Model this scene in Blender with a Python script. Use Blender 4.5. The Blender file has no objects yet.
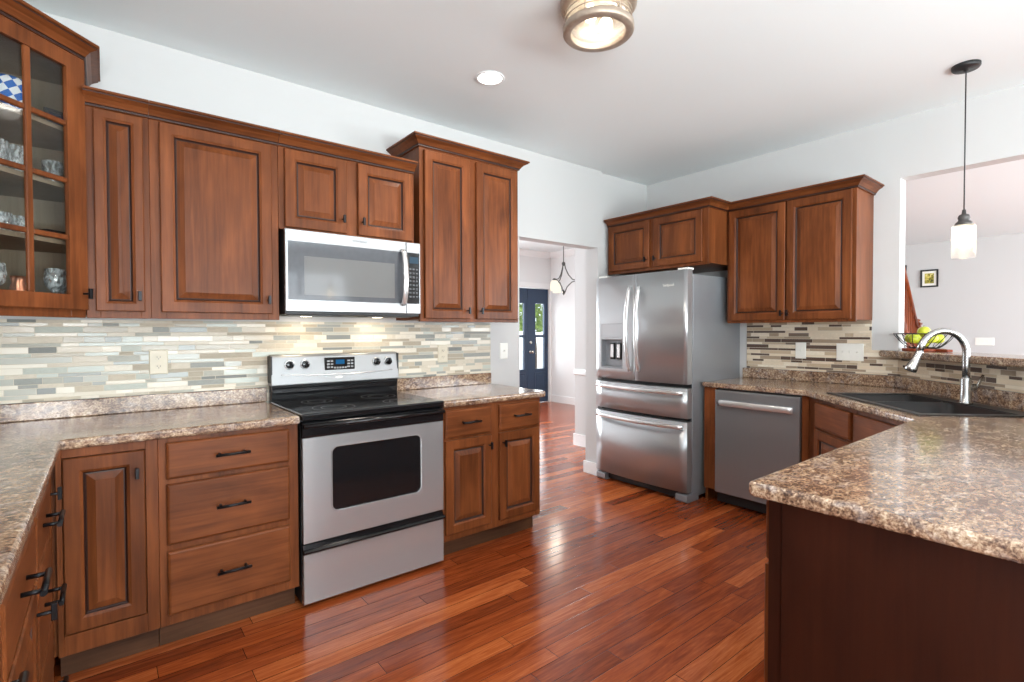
import bpy, bmesh, math, random
from mathutils import Vector, Matrix
random.seed(7)
S = bpy.context.scene
COL = S.collection
R2 = math.sqrt(0.5)

# ------------------------------------------------------------------ camera
cam_d = bpy.data.cameras.new('camera')
cam = bpy.data.objects.new('camera', cam_d)
COL.objects.link(cam)
S.camera = cam
cam_d.sensor_fit = 'HORIZONTAL'
cam_d.sensor_width = 36.0
cam_d.lens = 510.5 / 1024 * 36.0
cam_d.clip_start = 0.02
cam_d.clip_end = 200
_ya, _pi, _ro = 0.6729, 0.0194, -0.0025
_f = Vector((math.sin(_ya) * math.cos(_pi), math.cos(_ya) * math.cos(_pi), -math.sin(_pi)))
_r = Vector((math.cos(_ya), -math.sin(_ya), 0))
_u = _r.cross(_f)
_r2 = _r * math.cos(_ro) + _u * math.sin(_ro)
_u2 = _u * math.cos(_ro) - _r * math.sin(_ro)
_m = Matrix((_r2, _u2, -_f)).transposed().to_4x4()
_m.translation = Vector((-0.7071, -3.1027, 1.3047))
cam.matrix_world = _m

# ------------------------------------------------------------------ world, lights, exposure
S.view_settings.view_transform = 'Standard'
S.view_settings.look = 'None'
S.view_settings.gamma = 1.0
S.view_settings.use_curve_mapping = False
S.view_settings.exposure = 0.08
w = bpy.data.worlds.new('sky')
S.world = w
w.use_nodes = True
w.node_tree.nodes['Background'].inputs[0].default_value = (0.86, 0.93, 1.0, 1)
w.node_tree.nodes['Background'].inputs[1].default_value = 2.2


def area(name, loc, direction, sx, sy, power, color=(1, 1, 1), spread=180):
    d = bpy.data.lights.new(name, 'AREA')
    d.shape = 'RECTANGLE'
    d.size, d.size_y = sx, sy
    d.energy = power
    d.color = color
    d.spread = math.radians(spread)
    o = bpy.data.objects.new(name, d)
    COL.objects.link(o)
    o.location = loc
    o.rotation_euler = Vector(direction).to_track_quat('-Z', 'Y').to_euler()
    return o


DAY = (0.90, 0.955, 1.0)
# window and door daylight, with added fill lamps for the ceiling and the hall
area('daylight_back_window', (1.0, -6.35, 1.35), (0, 1, 0.35), 3.2, 2.0, 60, DAY)
area('ceiling_uplight_fill', (1.0, -6.35, 0.9), (0, 1, 1.25), 3.2, 1.0, 215, (0.84, 0.95, 1.0))  # added upward lamp that brightens the ceiling
area('daylight_left_window', (-1.36, -4.9, 1.5), (1, 0.45, 1.5), 1.5, 1.3, 170, DAY)
area('daylight_living_window', (6.6, -6.35, 1.35), (0, 1, 0.2), 4.2, 2.0, 400, DAY)
area('hall_fill_light', (2.5, 3.78, 1.45), (0.1, -1, 0.0), 2.3, 1.6, 140, DAY)  # added lamp at an unseen window, brightens the hall
area('daylight_front_door', (5.2, 4.15, 1.2), (-0.35, -1, -0.1), 1.0, 1.6, 30, DAY)


def point(name, loc, power, color, radius):
    d = bpy.data.lights.new(name, 'POINT')
    d.energy = power
    d.color = color
    d.shadow_soft_size = radius
    o = bpy.data.objects.new(name, d)
    COL.objects.link(o)
    o.location = loc
    return o


def spot(name, loc, power, color, angle, radius=0.04):
    d = bpy.data.lights.new(name, 'SPOT')
    d.energy = power
    d.color = color
    d.spot_size = math.radians(angle)
    d.spot_blend = 0.6
    d.shadow_soft_size = radius
    o = bpy.data.objects.new(name, d)
    COL.objects.link(o)
    o.location = loc
    return o


WARM = (1.0, 0.9, 0.77)

# ------------------------------------------------------------------ node helpers


class NT:
    def __init__(self, name):
        self.mat = bpy.data.materials.new(name)
        self.mat.use_nodes = True
        self.t = self.mat.node_tree
        self.t.nodes.clear()
        self.out = self.t.nodes.new('ShaderNodeOutputMaterial')

    def n(self, kind, **kw):
        nd = self.t.nodes.new('ShaderNode' + kind)
        for k, v in kw.items():
            setattr(nd, k, v)
        return nd

    def put(self, sock, v):
        if v is None:
            return
        if isinstance(v, bpy.types.NodeSocket):
            self.t.links.new(v, sock)
        elif isinstance(v, (tuple, list)) and len(v) == 3 and sock.type == 'RGBA':
            sock.default_value = (*v, 1)
        else:
            sock.default_value = v

    def m(self, op, a, b=None, c=None):
        nd = self.n('Math', operation=op)
        for i, v in enumerate((a, b, c)):
            self.put(nd.inputs[i], v)
        return nd.outputs[0]

    def coord(self, which='Object'):
        return self.n('TexCoord').outputs[which]

    def sep(self, v):
        nd = self.n('SeparateXYZ')
        self.put(nd.inputs[0], v)
        return nd.outputs

    def comb(self, x=0.0, y=0.0, z=0.0):
        nd = self.n('CombineXYZ')
        for i, v in enumerate((x, y, z)):
            self.put(nd.inputs[i], v)
        return nd.outputs[0]

    def vmul(self, v, s):
        nd = self.n('VectorMath', operation='MULTIPLY')
        self.put(nd.inputs[0], v)
        nd.inputs[1].default_value = s
        return nd.outputs[0]

    def vadd(self, a, b):
        nd = self.n('VectorMath', operation='ADD')
        self.put(nd.inputs[0], a)
        self.put(nd.inputs[1], b)
        return nd.outputs[0]

    def noise(self, v, scale=1.0, detail=3.0, rough=0.55, dist=0.0):
        nd = self.n('TexNoise')
        self.put(nd.inputs['Vector'], v)
        nd.inputs['Scale'].default_value = scale
        nd.inputs['Detail'].default_value = detail
        nd.inputs['Roughness'].default_value = rough
        nd.inputs['Distortion'].default_value = dist
        return nd.outputs['Fac']

    def white(self, v):
        nd = self.n('TexWhiteNoise', noise_dimensions='3D')
        self.put(nd.inputs['Vector'], v)
        return nd.outputs['Value']

    def ramp(self, fac, stops, interp='LINEAR'):
        nd = self.n('ValToRGB')
        nd.color_ramp.interpolation = interp
        el = nd.color_ramp.elements
        while len(el) < len(stops):
            el.new(0.5)
        for e, (p, c) in zip(el, stops):
            e.position = p
            e.color = (*c, 1) if len(c) == 3 else c
        self.put(nd.inputs[0], fac)
        return nd.outputs[0]

    def mix(self, fac, a, b, blend='MIX'):
        nd = self.n('Mix', data_type='RGBA', blend_type=blend)
        self.put(nd.inputs[0], fac)
        self.put(nd.inputs[6], a)
        self.put(nd.inputs[7], b)
        return nd.outputs[2]

    def bump(self, h, strength=0.2, dist=0.001):
        nd = self.n('Bump')
        nd.inputs['Strength'].default_value = strength
        nd.inputs['Distance'].default_value = dist
        self.put(nd.inputs['Height'], h)
        return nd.outputs[0]

    def pbr(self, color, rough=0.5, metal=0.0, normal=None, spec=None, coat=None, emit=None, estr=0.0, aniso=None):
        b = self.n('BsdfPrincipled')
        self.put(b.inputs['Base Color'], color)
        self.put(b.inputs['Roughness'], rough)
        self.put(b.inputs['Metallic'], metal)
        if normal is not None:
            self.put(b.inputs['Normal'], normal)
        if spec is not None:
            b.inputs['Specular IOR Level'].default_value = spec
        if coat is not None:
            b.inputs['Coat Weight'].default_value = coat
            b.inputs['Coat Roughness'].default_value = 0.12
        if emit is not None:
            self.put(b.inputs['Emission Color'], emit)
            b.inputs['Emission Strength'].default_value = estr
        if aniso is not None:
            b.inputs['Anisotropic'].default_value = aniso
        self.t.links.new(b.outputs[0], self.out.inputs[0])
        return self.mat


def srgb(r, g, b):
    def f(c):
        c /= 255
        return c / 12.92 if c <= 0.04045 else ((c + 0.055) / 1.055) ** 2.4
    return (f(r), f(g), f(b))


def simple(name, c, rough=0.5, metal=0.0, var=0.04, scale=30, **kw):
    t = NT(name)
    n = t.noise(t.coord(), scale, 3)
    c2 = tuple(max(0, x * (1 - var * 2)) for x in c)
    c3 = tuple(min(1, x * (1 + var)) for x in c)
    col = t.ramp(n, [(0.3, c2), (0.7, c3)])
    return t.pbr(col, rough, metal, **kw)


def wood(name, axis, dark, light, rough=0.34, coat=0.0):
    """stained cherry: fine grain along one local axis, slow blotches across"""
    t = NT(name)
    rnd = t.n('ObjectInfo').outputs['Random']
    off = t.comb(t.m('MULTIPLY', rnd, 13.0), t.m('MULTIPLY', rnd, 7.0), t.m('MULTIPLY', rnd, 19.0))
    p = t.vadd(t.coord(), off)
    s = {'z': (60, 60, 3.2), 'x': (3.2, 60, 60), 'y': (60, 3.2, 60)}[axis]
    s2 = {'z': (5, 5, 1.8), 'x': (1.8, 5, 5), 'y': (5, 1.8, 5)}[axis]
    grain = t.noise(t.vmul(p, s), 1.0, 4, 0.62, 0.4)
    blotch = t.noise(t.vmul(p, s2), 1.0, 3, 0.5, 0.8)
    f = t.m('ADD', t.m('MULTIPLY', grain, 0.42), t.m('MULTIPLY', blotch, 0.58))
    col = t.ramp(f, [(0.25, dark), (0.50, tuple((a + b) / 2 for a, b in zip(dark, light))), (0.70, light)])
    val = t.m('ADD', 0.92, t.m('MULTIPLY', rnd, 0.16))
    hs = t.n('HueSaturation')
    t.put(hs.inputs['Value'], val)
    t.put(hs.inputs['Color'], col)
    nrm = t.bump(grain, 0.06, 0.0006)
    return t.pbr(hs.outputs[0], rough, 0.0, nrm, spec=0.17, coat=coat)


WD, WL = srgb(62, 30, 14), srgb(135, 76, 41)
M = {}
M['wood_v'] = wood('cherry_wood_upright', 'z', WD, WL)
M['wood_h'] = wood('cherry_wood_level', 'x', WD, WL)
M['wood_in'] = wood('cabinet_interior_wood', 'z', srgb(128, 112, 94), srgb(166, 148, 126), 0.5, 0.0)
M['glaze'] = simple('dark_glaze_in_grooves', srgb(48, 22, 13), 0.45)
M['toe'] = wood('toe_kick_wood', 'x', srgb(58, 36, 25), srgb(104, 70, 48), 0.5, 0.0)
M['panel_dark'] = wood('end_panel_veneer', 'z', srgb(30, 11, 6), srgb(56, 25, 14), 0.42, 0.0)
M['stairs'] = wood('stair_wood', 'z', srgb(92, 40, 20), srgb(140, 68, 36), 0.35, 0.2)
M['board'] = wood('serving_board_wood', 'x', srgb(110, 46, 28), srgb(160, 78, 50), 0.4, 0.1)
M['black_metal'] = simple('black_bronze_metal', (0.012, 0.012, 0.014), 0.32, 0.6)
M['black_gloss'] = simple('black_gloss', (0.008, 0.008, 0.009), 0.12, 0.0, spec=0.5)
M['black_matt'] = simple('black_plastic', (0.014, 0.014, 0.015), 0.45)
M['dark_grey'] = simple('dark_grey_plastic', (0.06, 0.062, 0.066), 0.4)
M['white_plate'] = simple('white_plastic', srgb(240, 238, 230), 0.35, var=0.01)
M['button'] = simple('grey_button', srgb(150, 152, 154), 0.5)
M['mw_glass'] = simple('microwave_window_glass', (0.085, 0.09, 0.10), 0.05, spec=0.7)
M['cream_plate'] = simple('cream_plastic', srgb(216, 206, 184), 0.4, var=0.01)
M['slot'] = simple('socket_slot', srgb(70, 66, 60), 0.5)
M['trim'] = simple('white_trim_paint', srgb(240, 240, 240), 0.35, var=0.01)
M['navy'] = simple('navy_door_paint', srgb(38, 58, 84), 0.4)
M['brass'] = simple('satin_nickel', (0.62, 0.6, 0.57), 0.25, 1.0)
M['chrome'] = simple('brushed_nickel', (0.46, 0.46, 0.455), 0.27, 1.0)
M['bronze'] = simple('aged_bronze', srgb(176, 160, 144), 0.4, 0.5, var=0.08, scale=60)
M['iron'] = simple('grey_iron', srgb(84, 82, 80), 0.45, 0.6)
M['sink'] = simple('black_granite_composite', (0.016, 0.016, 0.017), 0.38, var=0.3, scale=400)
M['copper'] = simple('copper', srgb(222, 150, 118), 0.3, 0.9)


def steel(name, base, rough, axis, metal=0.72):
    t = NT(name)
    s = {'x': (1.5, 260, 260), 'z': (260, 260, 1.5)}[axis]
    n = t.noise(t.vmul(t.coord(), s), 1.0, 2, 0.5)
    c = t.ramp(n, [(0.2, tuple(x * 0.97 for x in base)), (0.8, base)])
    r = t.m('ADD', rough - 0.02, t.m('MULTIPLY', n, 0.04))
    return t.pbr(c, r, metal)


M['steel'] = steel('brushed_stainless_steel', (0.50, 0.507, 0.515), 0.22, 'x', 0.68)
M['steel_v'] = steel('brushed_stainless_doors', (0.47, 0.478, 0.488), 0.31, 'z', 0.7)
M['steel_dk'] = steel('dishwasher_stainless', (0.33, 0.34, 0.352), 0.24, 'z', 0.6)
M['steel_c'] = steel('console_steel_darkened', (0.34, 0.345, 0.35), 0.36, 'x', 0.6)  # the range stainless in a darker copy, holds down glare on the console
M['steel_hi'] = steel('polished_handle_steel', (0.80, 0.80, 0.80), 0.2, 'x')
M['fridge_side'] = simple('grey_enamel_cabinet', srgb(150, 153, 157), 0.36, 0.35, var=0.02, scale=4)


def paint(name, c, bump=0.05):
    t = NT(name)
    n = t.noise(t.coord(), 180, 2)
    b = t.noise(t.coord(), 0.7, 2)
    col = t.ramp(b, [(0.2, tuple(x * 0.985 for x in c)), (0.8, c)])
    return t.pbr(col, 0.62, 0.0, t.bump(n, bump, 0.001), spec=0.3)


M['wall'] = paint('pale_grey_wall_paint', srgb(202, 201, 200))
M['ceiling'] = paint('white_ceiling_paint', srgb(236, 242, 243), 0.08)
M['hallwall'] = paint('white_hall_paint', srgb(232, 232, 232))


def make_floor():
    t = NT('cherry_plank_floor')
    x, y, z = t.sep(t.coord())
    W = 0.086
    yy = t.m('DIVIDE', t.m('ADD', y, 40.0), W)
    row = t.m('FLOOR', yy)
    fy = t.m('FRACT', yy)
    ro = t.white(t.comb(row, 3.0, 0.0))
    L = t.m('ADD', 0.75, t.m('MULTIPLY', t.white(t.comb(row, 9.0, 0.0)), 0.7))
    xx = t.m('ADD', t.m('DIVIDE', t.m('ADD', x, 40.0), L), t.m('MULTIPLY', ro, 11.0))
    cell = t.m('FLOOR', xx)
    fx = t.m('FRACT', xx)
    rc = t.white(t.comb(cell, row, 1.0))
    rc2 = t.white(t.comb(cell, row, 5.0))
    p = t.comb(t.m('ADD', t.m('MULTIPLY', x, 2.4), t.m('MULTIPLY', rc, 30.0)), t.m('MULTIPLY', y, 30.0), t.m('MULTIPLY', rc2, 17.0))
    grain = t.noise(p, 1.0, 5, 0.65, 1.6)
    fine = t.noise(t.vmul(t.comb(x, y, rc), (9, 210, 40)), 1.0, 3, 0.6)
    f = t.m('ADD', t.m('MULTIPLY', rc, 0.26), t.m('ADD', t.m('MULTIPLY', grain, 0.50), t.m('MULTIPLY', fine, 0.24)))
    col = t.ramp(f, [(0.24, srgb(64, 24, 10)), (0.42, srgb(124, 54, 24)), (0.56, srgb(156, 76, 36)), (0.74, srgb(198, 114, 62))])
    ey = t.m('MULTIPLY', t.m('MINIMUM', fy, t.m('SUBTRACT', 1.0, fy)), W)
    ex = t.m('MULTIPLY', t.m('MINIMUM', fx, t.m('SUBTRACT', 1.0, fx)), L)
    e = t.m('MINIMUM', ey, ex)
    gap = t.m('LESS_THAN', e, 0.0011)
    col = t.mix(gap, col, srgb(38, 15, 9))
    hgt = t.m('MINIMUM', t.m('DIVIDE', e, 0.004), 1.0)
    h2 = t.m('ADD', hgt, t.m('MULTIPLY', fine, 0.10))
    wav = t.noise(t.comb(t.m('MULTIPLY', x, 1.1), t.m('MULTIPLY', y, 6.0), 0.0), 1.0, 2)
    h3 = t.m('ADD', h2, t.m('MULTIPLY', wav, 0.5))
    return t.pbr(col, t.m('ADD', 0.13, t.m('MULTIPLY', fine, 0.10)), 0.0, t.bump(h3, 0.3, 0.0014), spec=0.42)


M['floor'] = make_floor()


def make_tile(name, stops, glossy_share, grout):
    t = NT(name)
    x, y, z = t.sep(t.coord())
    H = 0.046
    zz = t.m('DIVIDE', t.m('ADD', z, 5.0), H)
    pair = t.m('FLOOR', zz)
    fz = t.m('FRACT', zz)
    isb = t.m('GREATER_THAN', fz, 0.62)
    row = t.m('ADD', t.m('MULTIPLY', pair, 2.0), isb)
    # position in the row, metres from its lower edge, and the row's height
    lo = t.m('MULTIPLY', isb, 0.62)
    hh = t.m('SUBTRACT', 0.62, t.m('MULTIPLY', isb, 0.24))
    zl = t.m('MULTIPLY', t.m('SUBTRACT', fz, lo), H)
    zr = t.m('MULTIPLY', hh, H)
    L = t.m('ADD', 0.12, t.m('MULTIPLY', t.white(t.comb(row, 2.0, 0.0)), 0.14))
    xx = t.m('ADD', t.m('DIVIDE', t.m('ADD', x, 20.0), L), t.m('MULTIPLY', t.white(t.comb(row, 4.0, 0.0)), 9.0))
    c0 = t.m('FLOOR', xx)
    fx0 = t.m('FRACT', xx)
    # some cells are split in two so that lengths vary inside a row
    sp = t.m('GREATER_THAN', t.white(t.comb(c0, row, 8.0)), 0.45)
    cut = t.m('ADD', 0.3, t.m('MULTIPLY', t.white(t.comb(c0, row, 12.0)), 0.4))
    right = t.m('MULTIPLY', sp, t.m('GREATER_THAN', fx0, cut))
    cell = t.m('ADD', c0, t.m('MULTIPLY', right, 0.37))
    dcut = t.m('ADD', t.m('MULTIPLY', t.m('ABSOLUTE', t.m('SUBTRACT', fx0, cut)), L), t.m('MULTIPLY', t.m('SUBTRACT', 1.0, sp), 9.0))
    dx = t.m('MINIMUM', dcut, t.m('MULTIPLY', t.m('MINIMUM', fx0, t.m('SUBTRACT', 1.0, fx0)), L))
    dz = t.m('MINIMUM', zl, t.m('SUBTRACT', zr, zl))
    d = t.m('MINIMUM', dx, dz)
    rc = t.white(t.comb(cell, row, 1.0))
    rg = t.white(t.comb(cell, row, 6.0))
    col = t.ramp(rc, stops, 'CONSTANT')
    stone = t.noise(t.vmul(t.coord(), (60, 60, 160)), 1.0, 4, 0.6)
    glass = t.m('LESS_THAN', rg, glossy_share)
    sc = t.mix(t.m('MULTIPLY', t.m('SUBTRACT', 1.0, glass), 0.4), (1, 1, 1), t.ramp(stone, [(0.25, (0.62, 0.58, 0.53)), (0.7, (1, 1, 1))]))
    col = t.mix(1.0, col, sc, 'MULTIPLY')
    g = t.m('LESS_THAN', d, 0.0012)
    col = t.mix(g, col, grout)
    rough = t.m('ADD', t.m('SUBTRACT', 0.5, t.m('MULTIPLY', glass, 0.30)), t.m('MULTIPLY', g, 0.3))
    tilt = t.noise(t.comb(t.m('MULTIPLY', x, 9.0), t.m('MULTIPLY', cell, 3.0), t.m('MULTIPLY', z, 40.0)), 1.0, 1)
    h = t.m('ADD', t.m('MINIMUM', t.m('DIVIDE', d, 0.0022), 1.0), t.m('MULTIPLY', tilt, 0.35))
    return t.pbr(col, rough, 0.0, t.bump(h, 0.45, 0.001), spec=0.36)


M['tile_cool'] = make_tile('grey_green_glass_mosaic', [
    (0.0, srgb(180, 179, 168)), (0.15, srgb(214, 204, 186)), (0.34, srgb(156, 158, 152)), (0.46, srgb(196, 184, 164)),
    (0.60, srgb(228, 220, 204)), (0.76, srgb(176, 165, 146)), (0.87, srgb(190, 194, 184)), (0.96, srgb(132, 134, 130))], 0.55, srgb(204, 194, 176))
M['tile_warm'] = make_tile('beige_brown_mosaic', [  # same tile as the range wall, recoloured to how it looks here
    (0.0, srgb(222, 206, 182)), (0.18, srgb(196, 176, 150)), (0.34, srgb(236, 224, 204)), (0.50, srgb(168, 148, 126)),
    (0.62, srgb(226, 210, 186)), (0.78, srgb(92, 74, 64)), (0.92, srgb(122, 106, 94))], 0.35, srgb(212, 200, 182))


def make_laminate():
    t = NT('mottled_granite_laminate')
    p = t.coord()
    big = t.noise(t.vmul(p, (7, 10.0, 10.0)), 1.0, 4, 0.6, 1.0)
    mid = t.noise(t.vmul(p, (44, 70, 70)), 1.0, 4, 0.65, 0.8)
    fine = t.noise(t.vmul(p, (120, 170, 170)), 1.0, 3, 0.6, 0.3)
    f = t.m('ADD', t.m('MULTIPLY', big, 0.26), t.m('ADD', t.m('MULTIPLY', mid, 0.40), t.m('MULTIPLY', fine, 0.34)))
    col = t.ramp(f, [(0.35, srgb(46, 33, 28)), (0.43, srgb(96, 72, 58)), (0.49, srgb(138, 109, 87)), (0.545, srgb(176, 148, 121)),
                     (0.60, srgb(204, 183, 157)), (0.69, srgb(230, 216, 196))])
    gv = t.noise(t.vmul(p, (9, 13, 13)), 1.0, 3, 0.5, 1.2)
    gm = t.ramp(gv, [(0.50, (0, 0, 0)), (0.64, (1, 1, 1))])
    grey = t.ramp(mid, [(0.35, srgb(66, 64, 70)), (0.65, srgb(190, 186, 186))])
    sepc = t.n('SeparateColor')
    t.put(sepc.inputs[0], gm)
    col = t.mix(t.m('MULTIPLY', sepc.outputs[0], 0.35), col, grey)
    return t.pbr(col, t.m('ADD', 0.11, t.m('MULTIPLY', fine, 0.10)), 0.0, t.bump(fine, 0.03, 0.0005), spec=0.7, coat=0.25)


M['laminate'] = make_laminate()


def thin_glass(name, tint=(1, 1, 1), refl=0.12, rough=0.03):
    """a pane of thin glass: what is behind shows through, the room mirrors in it at a low angle"""
    t = NT(name)
    a = t.n('BsdfTransparent')
    t.put(a.inputs[0], tint)
    g = t.n('BsdfGlossy')
    g.inputs['Roughness'].default_value = rough
    lw = t.n('LayerWeight')
    lw.inputs['Blend'].default_value = 0.18
    n = t.noise(t.coord(), 8, 2)
    f = t.m('ADD', t.m('MULTIPLY', lw.outputs['Fresnel'], 0.8), t.m('MULTIPLY', n, refl))
    mx = t.n('MixShader')
    t.put(mx.inputs[0], f)
    t.t.links.new(a.outputs[0], mx.inputs[1])
    t.t.links.new(g.outputs[0], mx.inputs[2])
    t.t.links.new(mx.outputs[0], t.out.inputs[0])
    return t.mat


M['pane'] = thin_glass('window_pane', (0.97, 0.98, 0.98), 0.04)
M['cab_glass'] = thin_glass('cabinet_door_glass', (0.95, 0.96, 0.95), 0.06)
t = NT('whitened_drinking_glass')
_a = t.n('BsdfTransparent')
t.put(_a.inputs[0], (0.95, 0.97, 0.97))
_b = t.n('BsdfDiffuse')
t.put(_b.inputs[0], (0.86, 0.89, 0.9))  # white mixed into the clear glass to brighten it where reflections stay dark
_g = t.n('BsdfGlossy')
_g.inputs['Roughness'].default_value = 0.05
_n = t.noise(t.vmul(t.coord(), (90, 90, 40)), 1.0, 2)
_m1 = t.n('MixShader')
t.put(_m1.inputs[0], t.ramp(_n, [(0.40, (0.10, 0.10, 0.10)), (0.62, (0.62, 0.62, 0.62))]))
t.t.links.new(_a.outputs[0], _m1.inputs[1])
t.t.links.new(_b.outputs[0], _m1.inputs[2])
_m2 = t.n('MixShader')
_m2.inputs[0].default_value = 0.15
t.t.links.new(_m1.outputs[0], _m2.inputs[1])
t.t.links.new(_g.outputs[0], _m2.inputs[2])
t.t.links.new(_m2.outputs[0], t.out.inputs[0])
M['drink_glass'] = t.mat
t = NT('seeded_lamp_glass')
_a = t.n('BsdfTransparent')
_b = t.n('BsdfTranslucent')
t.put(_b.inputs[0], (0.95, 0.93, 0.88))
_g = t.n('BsdfGlossy')
_g.inputs['Roughness'].default_value = 0.1
_n = t.noise(t.coord(), 60, 3)
_m1 = t.n('MixShader')
t.put(_m1.inputs[0], t.m('ADD', 0.06, t.m('MULTIPLY', _n, 0.22)))
t.t.links.new(_a.outputs[0], _m1.inputs[1])
t.t.links.new(_b.outputs[0], _m1.inputs[2])
_m2 = t.n('MixShader')
_m2.inputs[0].default_value = 0.08
t.t.links.new(_m1.outputs[0], _m2.inputs[1])
t.t.links.new(_g.outputs[0], _m2.inputs[2])
t.t.links.new(_m2.outputs[0], t.out.inputs[0])
M['shade_glass'] = t.mat


def emissive(name, c, strength):
    t = NT(name)
    n = t.noise(t.coord(), 20, 2)
    e = t.n('Emission')
    t.put(e.inputs[0], t.ramp(n, [(0.2, tuple(x * 0.95 for x in c)), (0.8, c)]))
    e.inputs[1].default_value = strength
    t.t.links.new(e.outputs[0], t.out.inputs[0])
    return t.mat


M['bulb'] = emissive('glowing_bulb', (1.0, 0.86, 0.62), 14)
M['led'] = emissive('glowing_led_disc', (1.0, 0.97, 0.92), 9)
M['lens'] = emissive('glowing_lens', (1.0, 0.88, 0.66), 1.6)
M['lcd'] = emissive('blue_display', (0.04, 0.24, 0.55), 0.55)
M['dim_lcd'] = emissive('dim_display', (0.16, 0.26, 0.36), 0.55)
M['frost'] = emissive('frosted_lamp_glass', (1.0, 0.93, 0.78), 1.1)

# ------------------------------------------------------------------ mesh helpers


class MB:
    def __init__(self):
        self.v, self.f, self.mi, self.sm = [], [], [], []

    def face(self, idx, m=0, s=False):
        self.f.append(idx)
        self.mi.append(m)
        self.sm.append(s)

    def box(self, x0, x1, y0, y1, z0, z1, m=0):
        b = len(self.v)
        self.v += [(x0, y0, z0), (x1, y0, z0), (x1, y1, z0), (x0, y1, z0), (x0, y0, z1), (x1, y0, z1), (x1, y1, z1), (x0, y1, z1)]
        for q in ((0, 3, 2, 1), (4, 5, 6, 7), (0, 1, 5, 4), (1, 2, 6, 5), (2, 3, 7, 6), (3, 0, 4, 7)):
            self.face([b + i for i in q], m)
        return self

    def prism(self, poly, z0, z1, m=0):
        b = len(self.v)
        n = len(poly)
        self.v += [(x, y, z0) for x, y in poly] + [(x, y, z1) for x, y in poly]
        self.face([b + i for i in reversed(range(n))], m)
        self.face([b + n + i for i in range(n)], m)
        for i in range(n):
            j = (i + 1) % n
            self.face([b + i, b + j, b + n + j, b + n + i], m)
        return self

    def extr_x(self, prof, x0, x1, m=0, s=False):
        """profile of (y, z) points pushed along x"""
        b = len(self.v)
        n = len(prof)
        self.v += [(x0, y, z) for y, z in prof] + [(x1, y, z) for y, z in prof]
        self.face([b + i for i in range(n)], m)
        self.face([b + n + i for i in reversed(range(n))], m)
        for i in range(n):
            j = (i + 1) % n
            self.face([b + i, b + n + i, b + n + j, b + j], m, s)
        return self

    def loops(self, loops, ms, cap_start=True, cap_end=True, s=False):
        """successive closed loops of equal count joined by quads"""
        n = len(loops[0])
        base = []
        for lp in loops:
            base.append(len(self.v))
            self.v += list(lp)
        if cap_start:
            self.face([base[0] + i for i in reversed(range(n))], ms[0])
        for k in range(len(loops) - 1):
            for i in range(n):
                j = (i + 1) % n
                self.face([base[k] + i, base[k] + j, base[k + 1] + j, base[k + 1] + i], ms[min(k, len(ms) - 1)], s)
        if cap_end:
            self.face([base[-1] + i for i in range(n)], ms[-1])
        return self

    def rects(self, x0, x1, z0, z1, steps, ms, cap_start=True, cap_end=True):
        """nested upright rectangles: steps of (inset, y)"""
        lp = []
        for a, y in steps:
            lp.append([(x0 + a, y, z0 + a), (x1 - a, y, z0 + a), (x1 - a, y, z1 - a), (x0 + a, y, z1 - a)])
        return self.loops(lp, ms, cap_start, cap_end)

    def tube(self, pts, r, seg=10, m=0, s=True, closed=False, scale=None):
        pts = [Vector(p) for p in pts]
        n = len(pts)
        rr = r if isinstance(r, (list, tuple)) else [r] * n
        lp = []
        ref = None
        for i, p in enumerate(pts):
            if closed:
                tdir = pts[(i + 1) % n] - pts[i - 1]
            else:
                tdir = pts[min(i + 1, n - 1)] - pts[max(i - 1, 0)]
            tdir.normalize()
            if ref is None:
                ref = Vector((0, 0, 1)) if abs(tdir.z) < 0.9 else Vector((1, 0, 0))
            a = (ref - tdir * ref.dot(tdir)).normalized()
            ref = a
            b = tdir.cross(a)
            sa, sb = scale if scale else (1, 1)
            lp.append([tuple(p + a * (math.cos(q) * rr[i] * sa) + b * (math.sin(q) * rr[i] * sb)) for q in [2 * math.pi * k / seg for k in range(seg)]])
        if closed:
            lp.append(lp[0])
            return self.loops(lp, [m], False, False, s)
        return self.loops(lp, [m], True, True, s)

    def lathe(self, prof, c=(0, 0, 0), seg=28, axis='z', m=0, s=True, cap0=True, cap1=True, ms=None):
        lp = []
        for r, h in prof:
            ring = []
            for k in range(seg):
                q = 2 * math.pi * k / seg
                a, b = r * math.cos(q), r * math.sin(q)
                if axis == 'z':
                    ring.append((c[0] + a, c[1] + b, c[2] + h))
                elif axis == 'y':
                    ring.append((c[0] + a, c[1] + h, c[2] - b))
                else:
                    ring.append((c[0] + h, c[1] + a, c[2] + b))
            lp.append(ring)
        return self.loops(lp, ms or [m], cap0, cap1, s)

    def ball(self, c, r, seg=16, rings=10, m=0):
        prof = [(max(1e-4, r * math.sin(math.pi * k / rings)), -r * math.cos(math.pi * k / rings)) for k in range(rings + 1)]
        return self.lathe(prof, c, seg, 'z', m)

    def build(self, name, mats, parent=None, bevel=None, seg=2, recalc=True, label=None, weld=True):
        me = bpy.data.meshes.new(name)
        me.from_pydata(self.v, [], self.f)
        mats = mats if isinstance(mats, (list, tuple)) else [mats]
        for k in mats:
            me.materials.append(M[k] if isinstance(k, str) else k)
        for p, mi, sm in zip(me.polygons, self.mi, self.sm):
            p.material_index = min(mi, len(mats) - 1)
            p.use_smooth = sm
        if recalc:
            bm = bmesh.new()
            bm.from_mesh(me)
            if weld:
                bmesh.ops.remove_doubles(bm, verts=bm.verts, dist=1e-6)
            bmesh.ops.recalc_face_normals(bm, faces=bm.faces)
            bm.to_mesh(me)
            bm.free()
        o = bpy.data.objects.new(name, me)
        COL.objects.link(o)
        if parent is not None:
            o.parent = parent
        if bevel:
            md = o.modifiers.new('edge', 'BEVEL')
            md.width = bevel
            md.segments = seg
            md.limit_method = 'ANGLE'
            md.angle_limit = math.radians(40)
        if label:
            o['label'] = label
        return o


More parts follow.
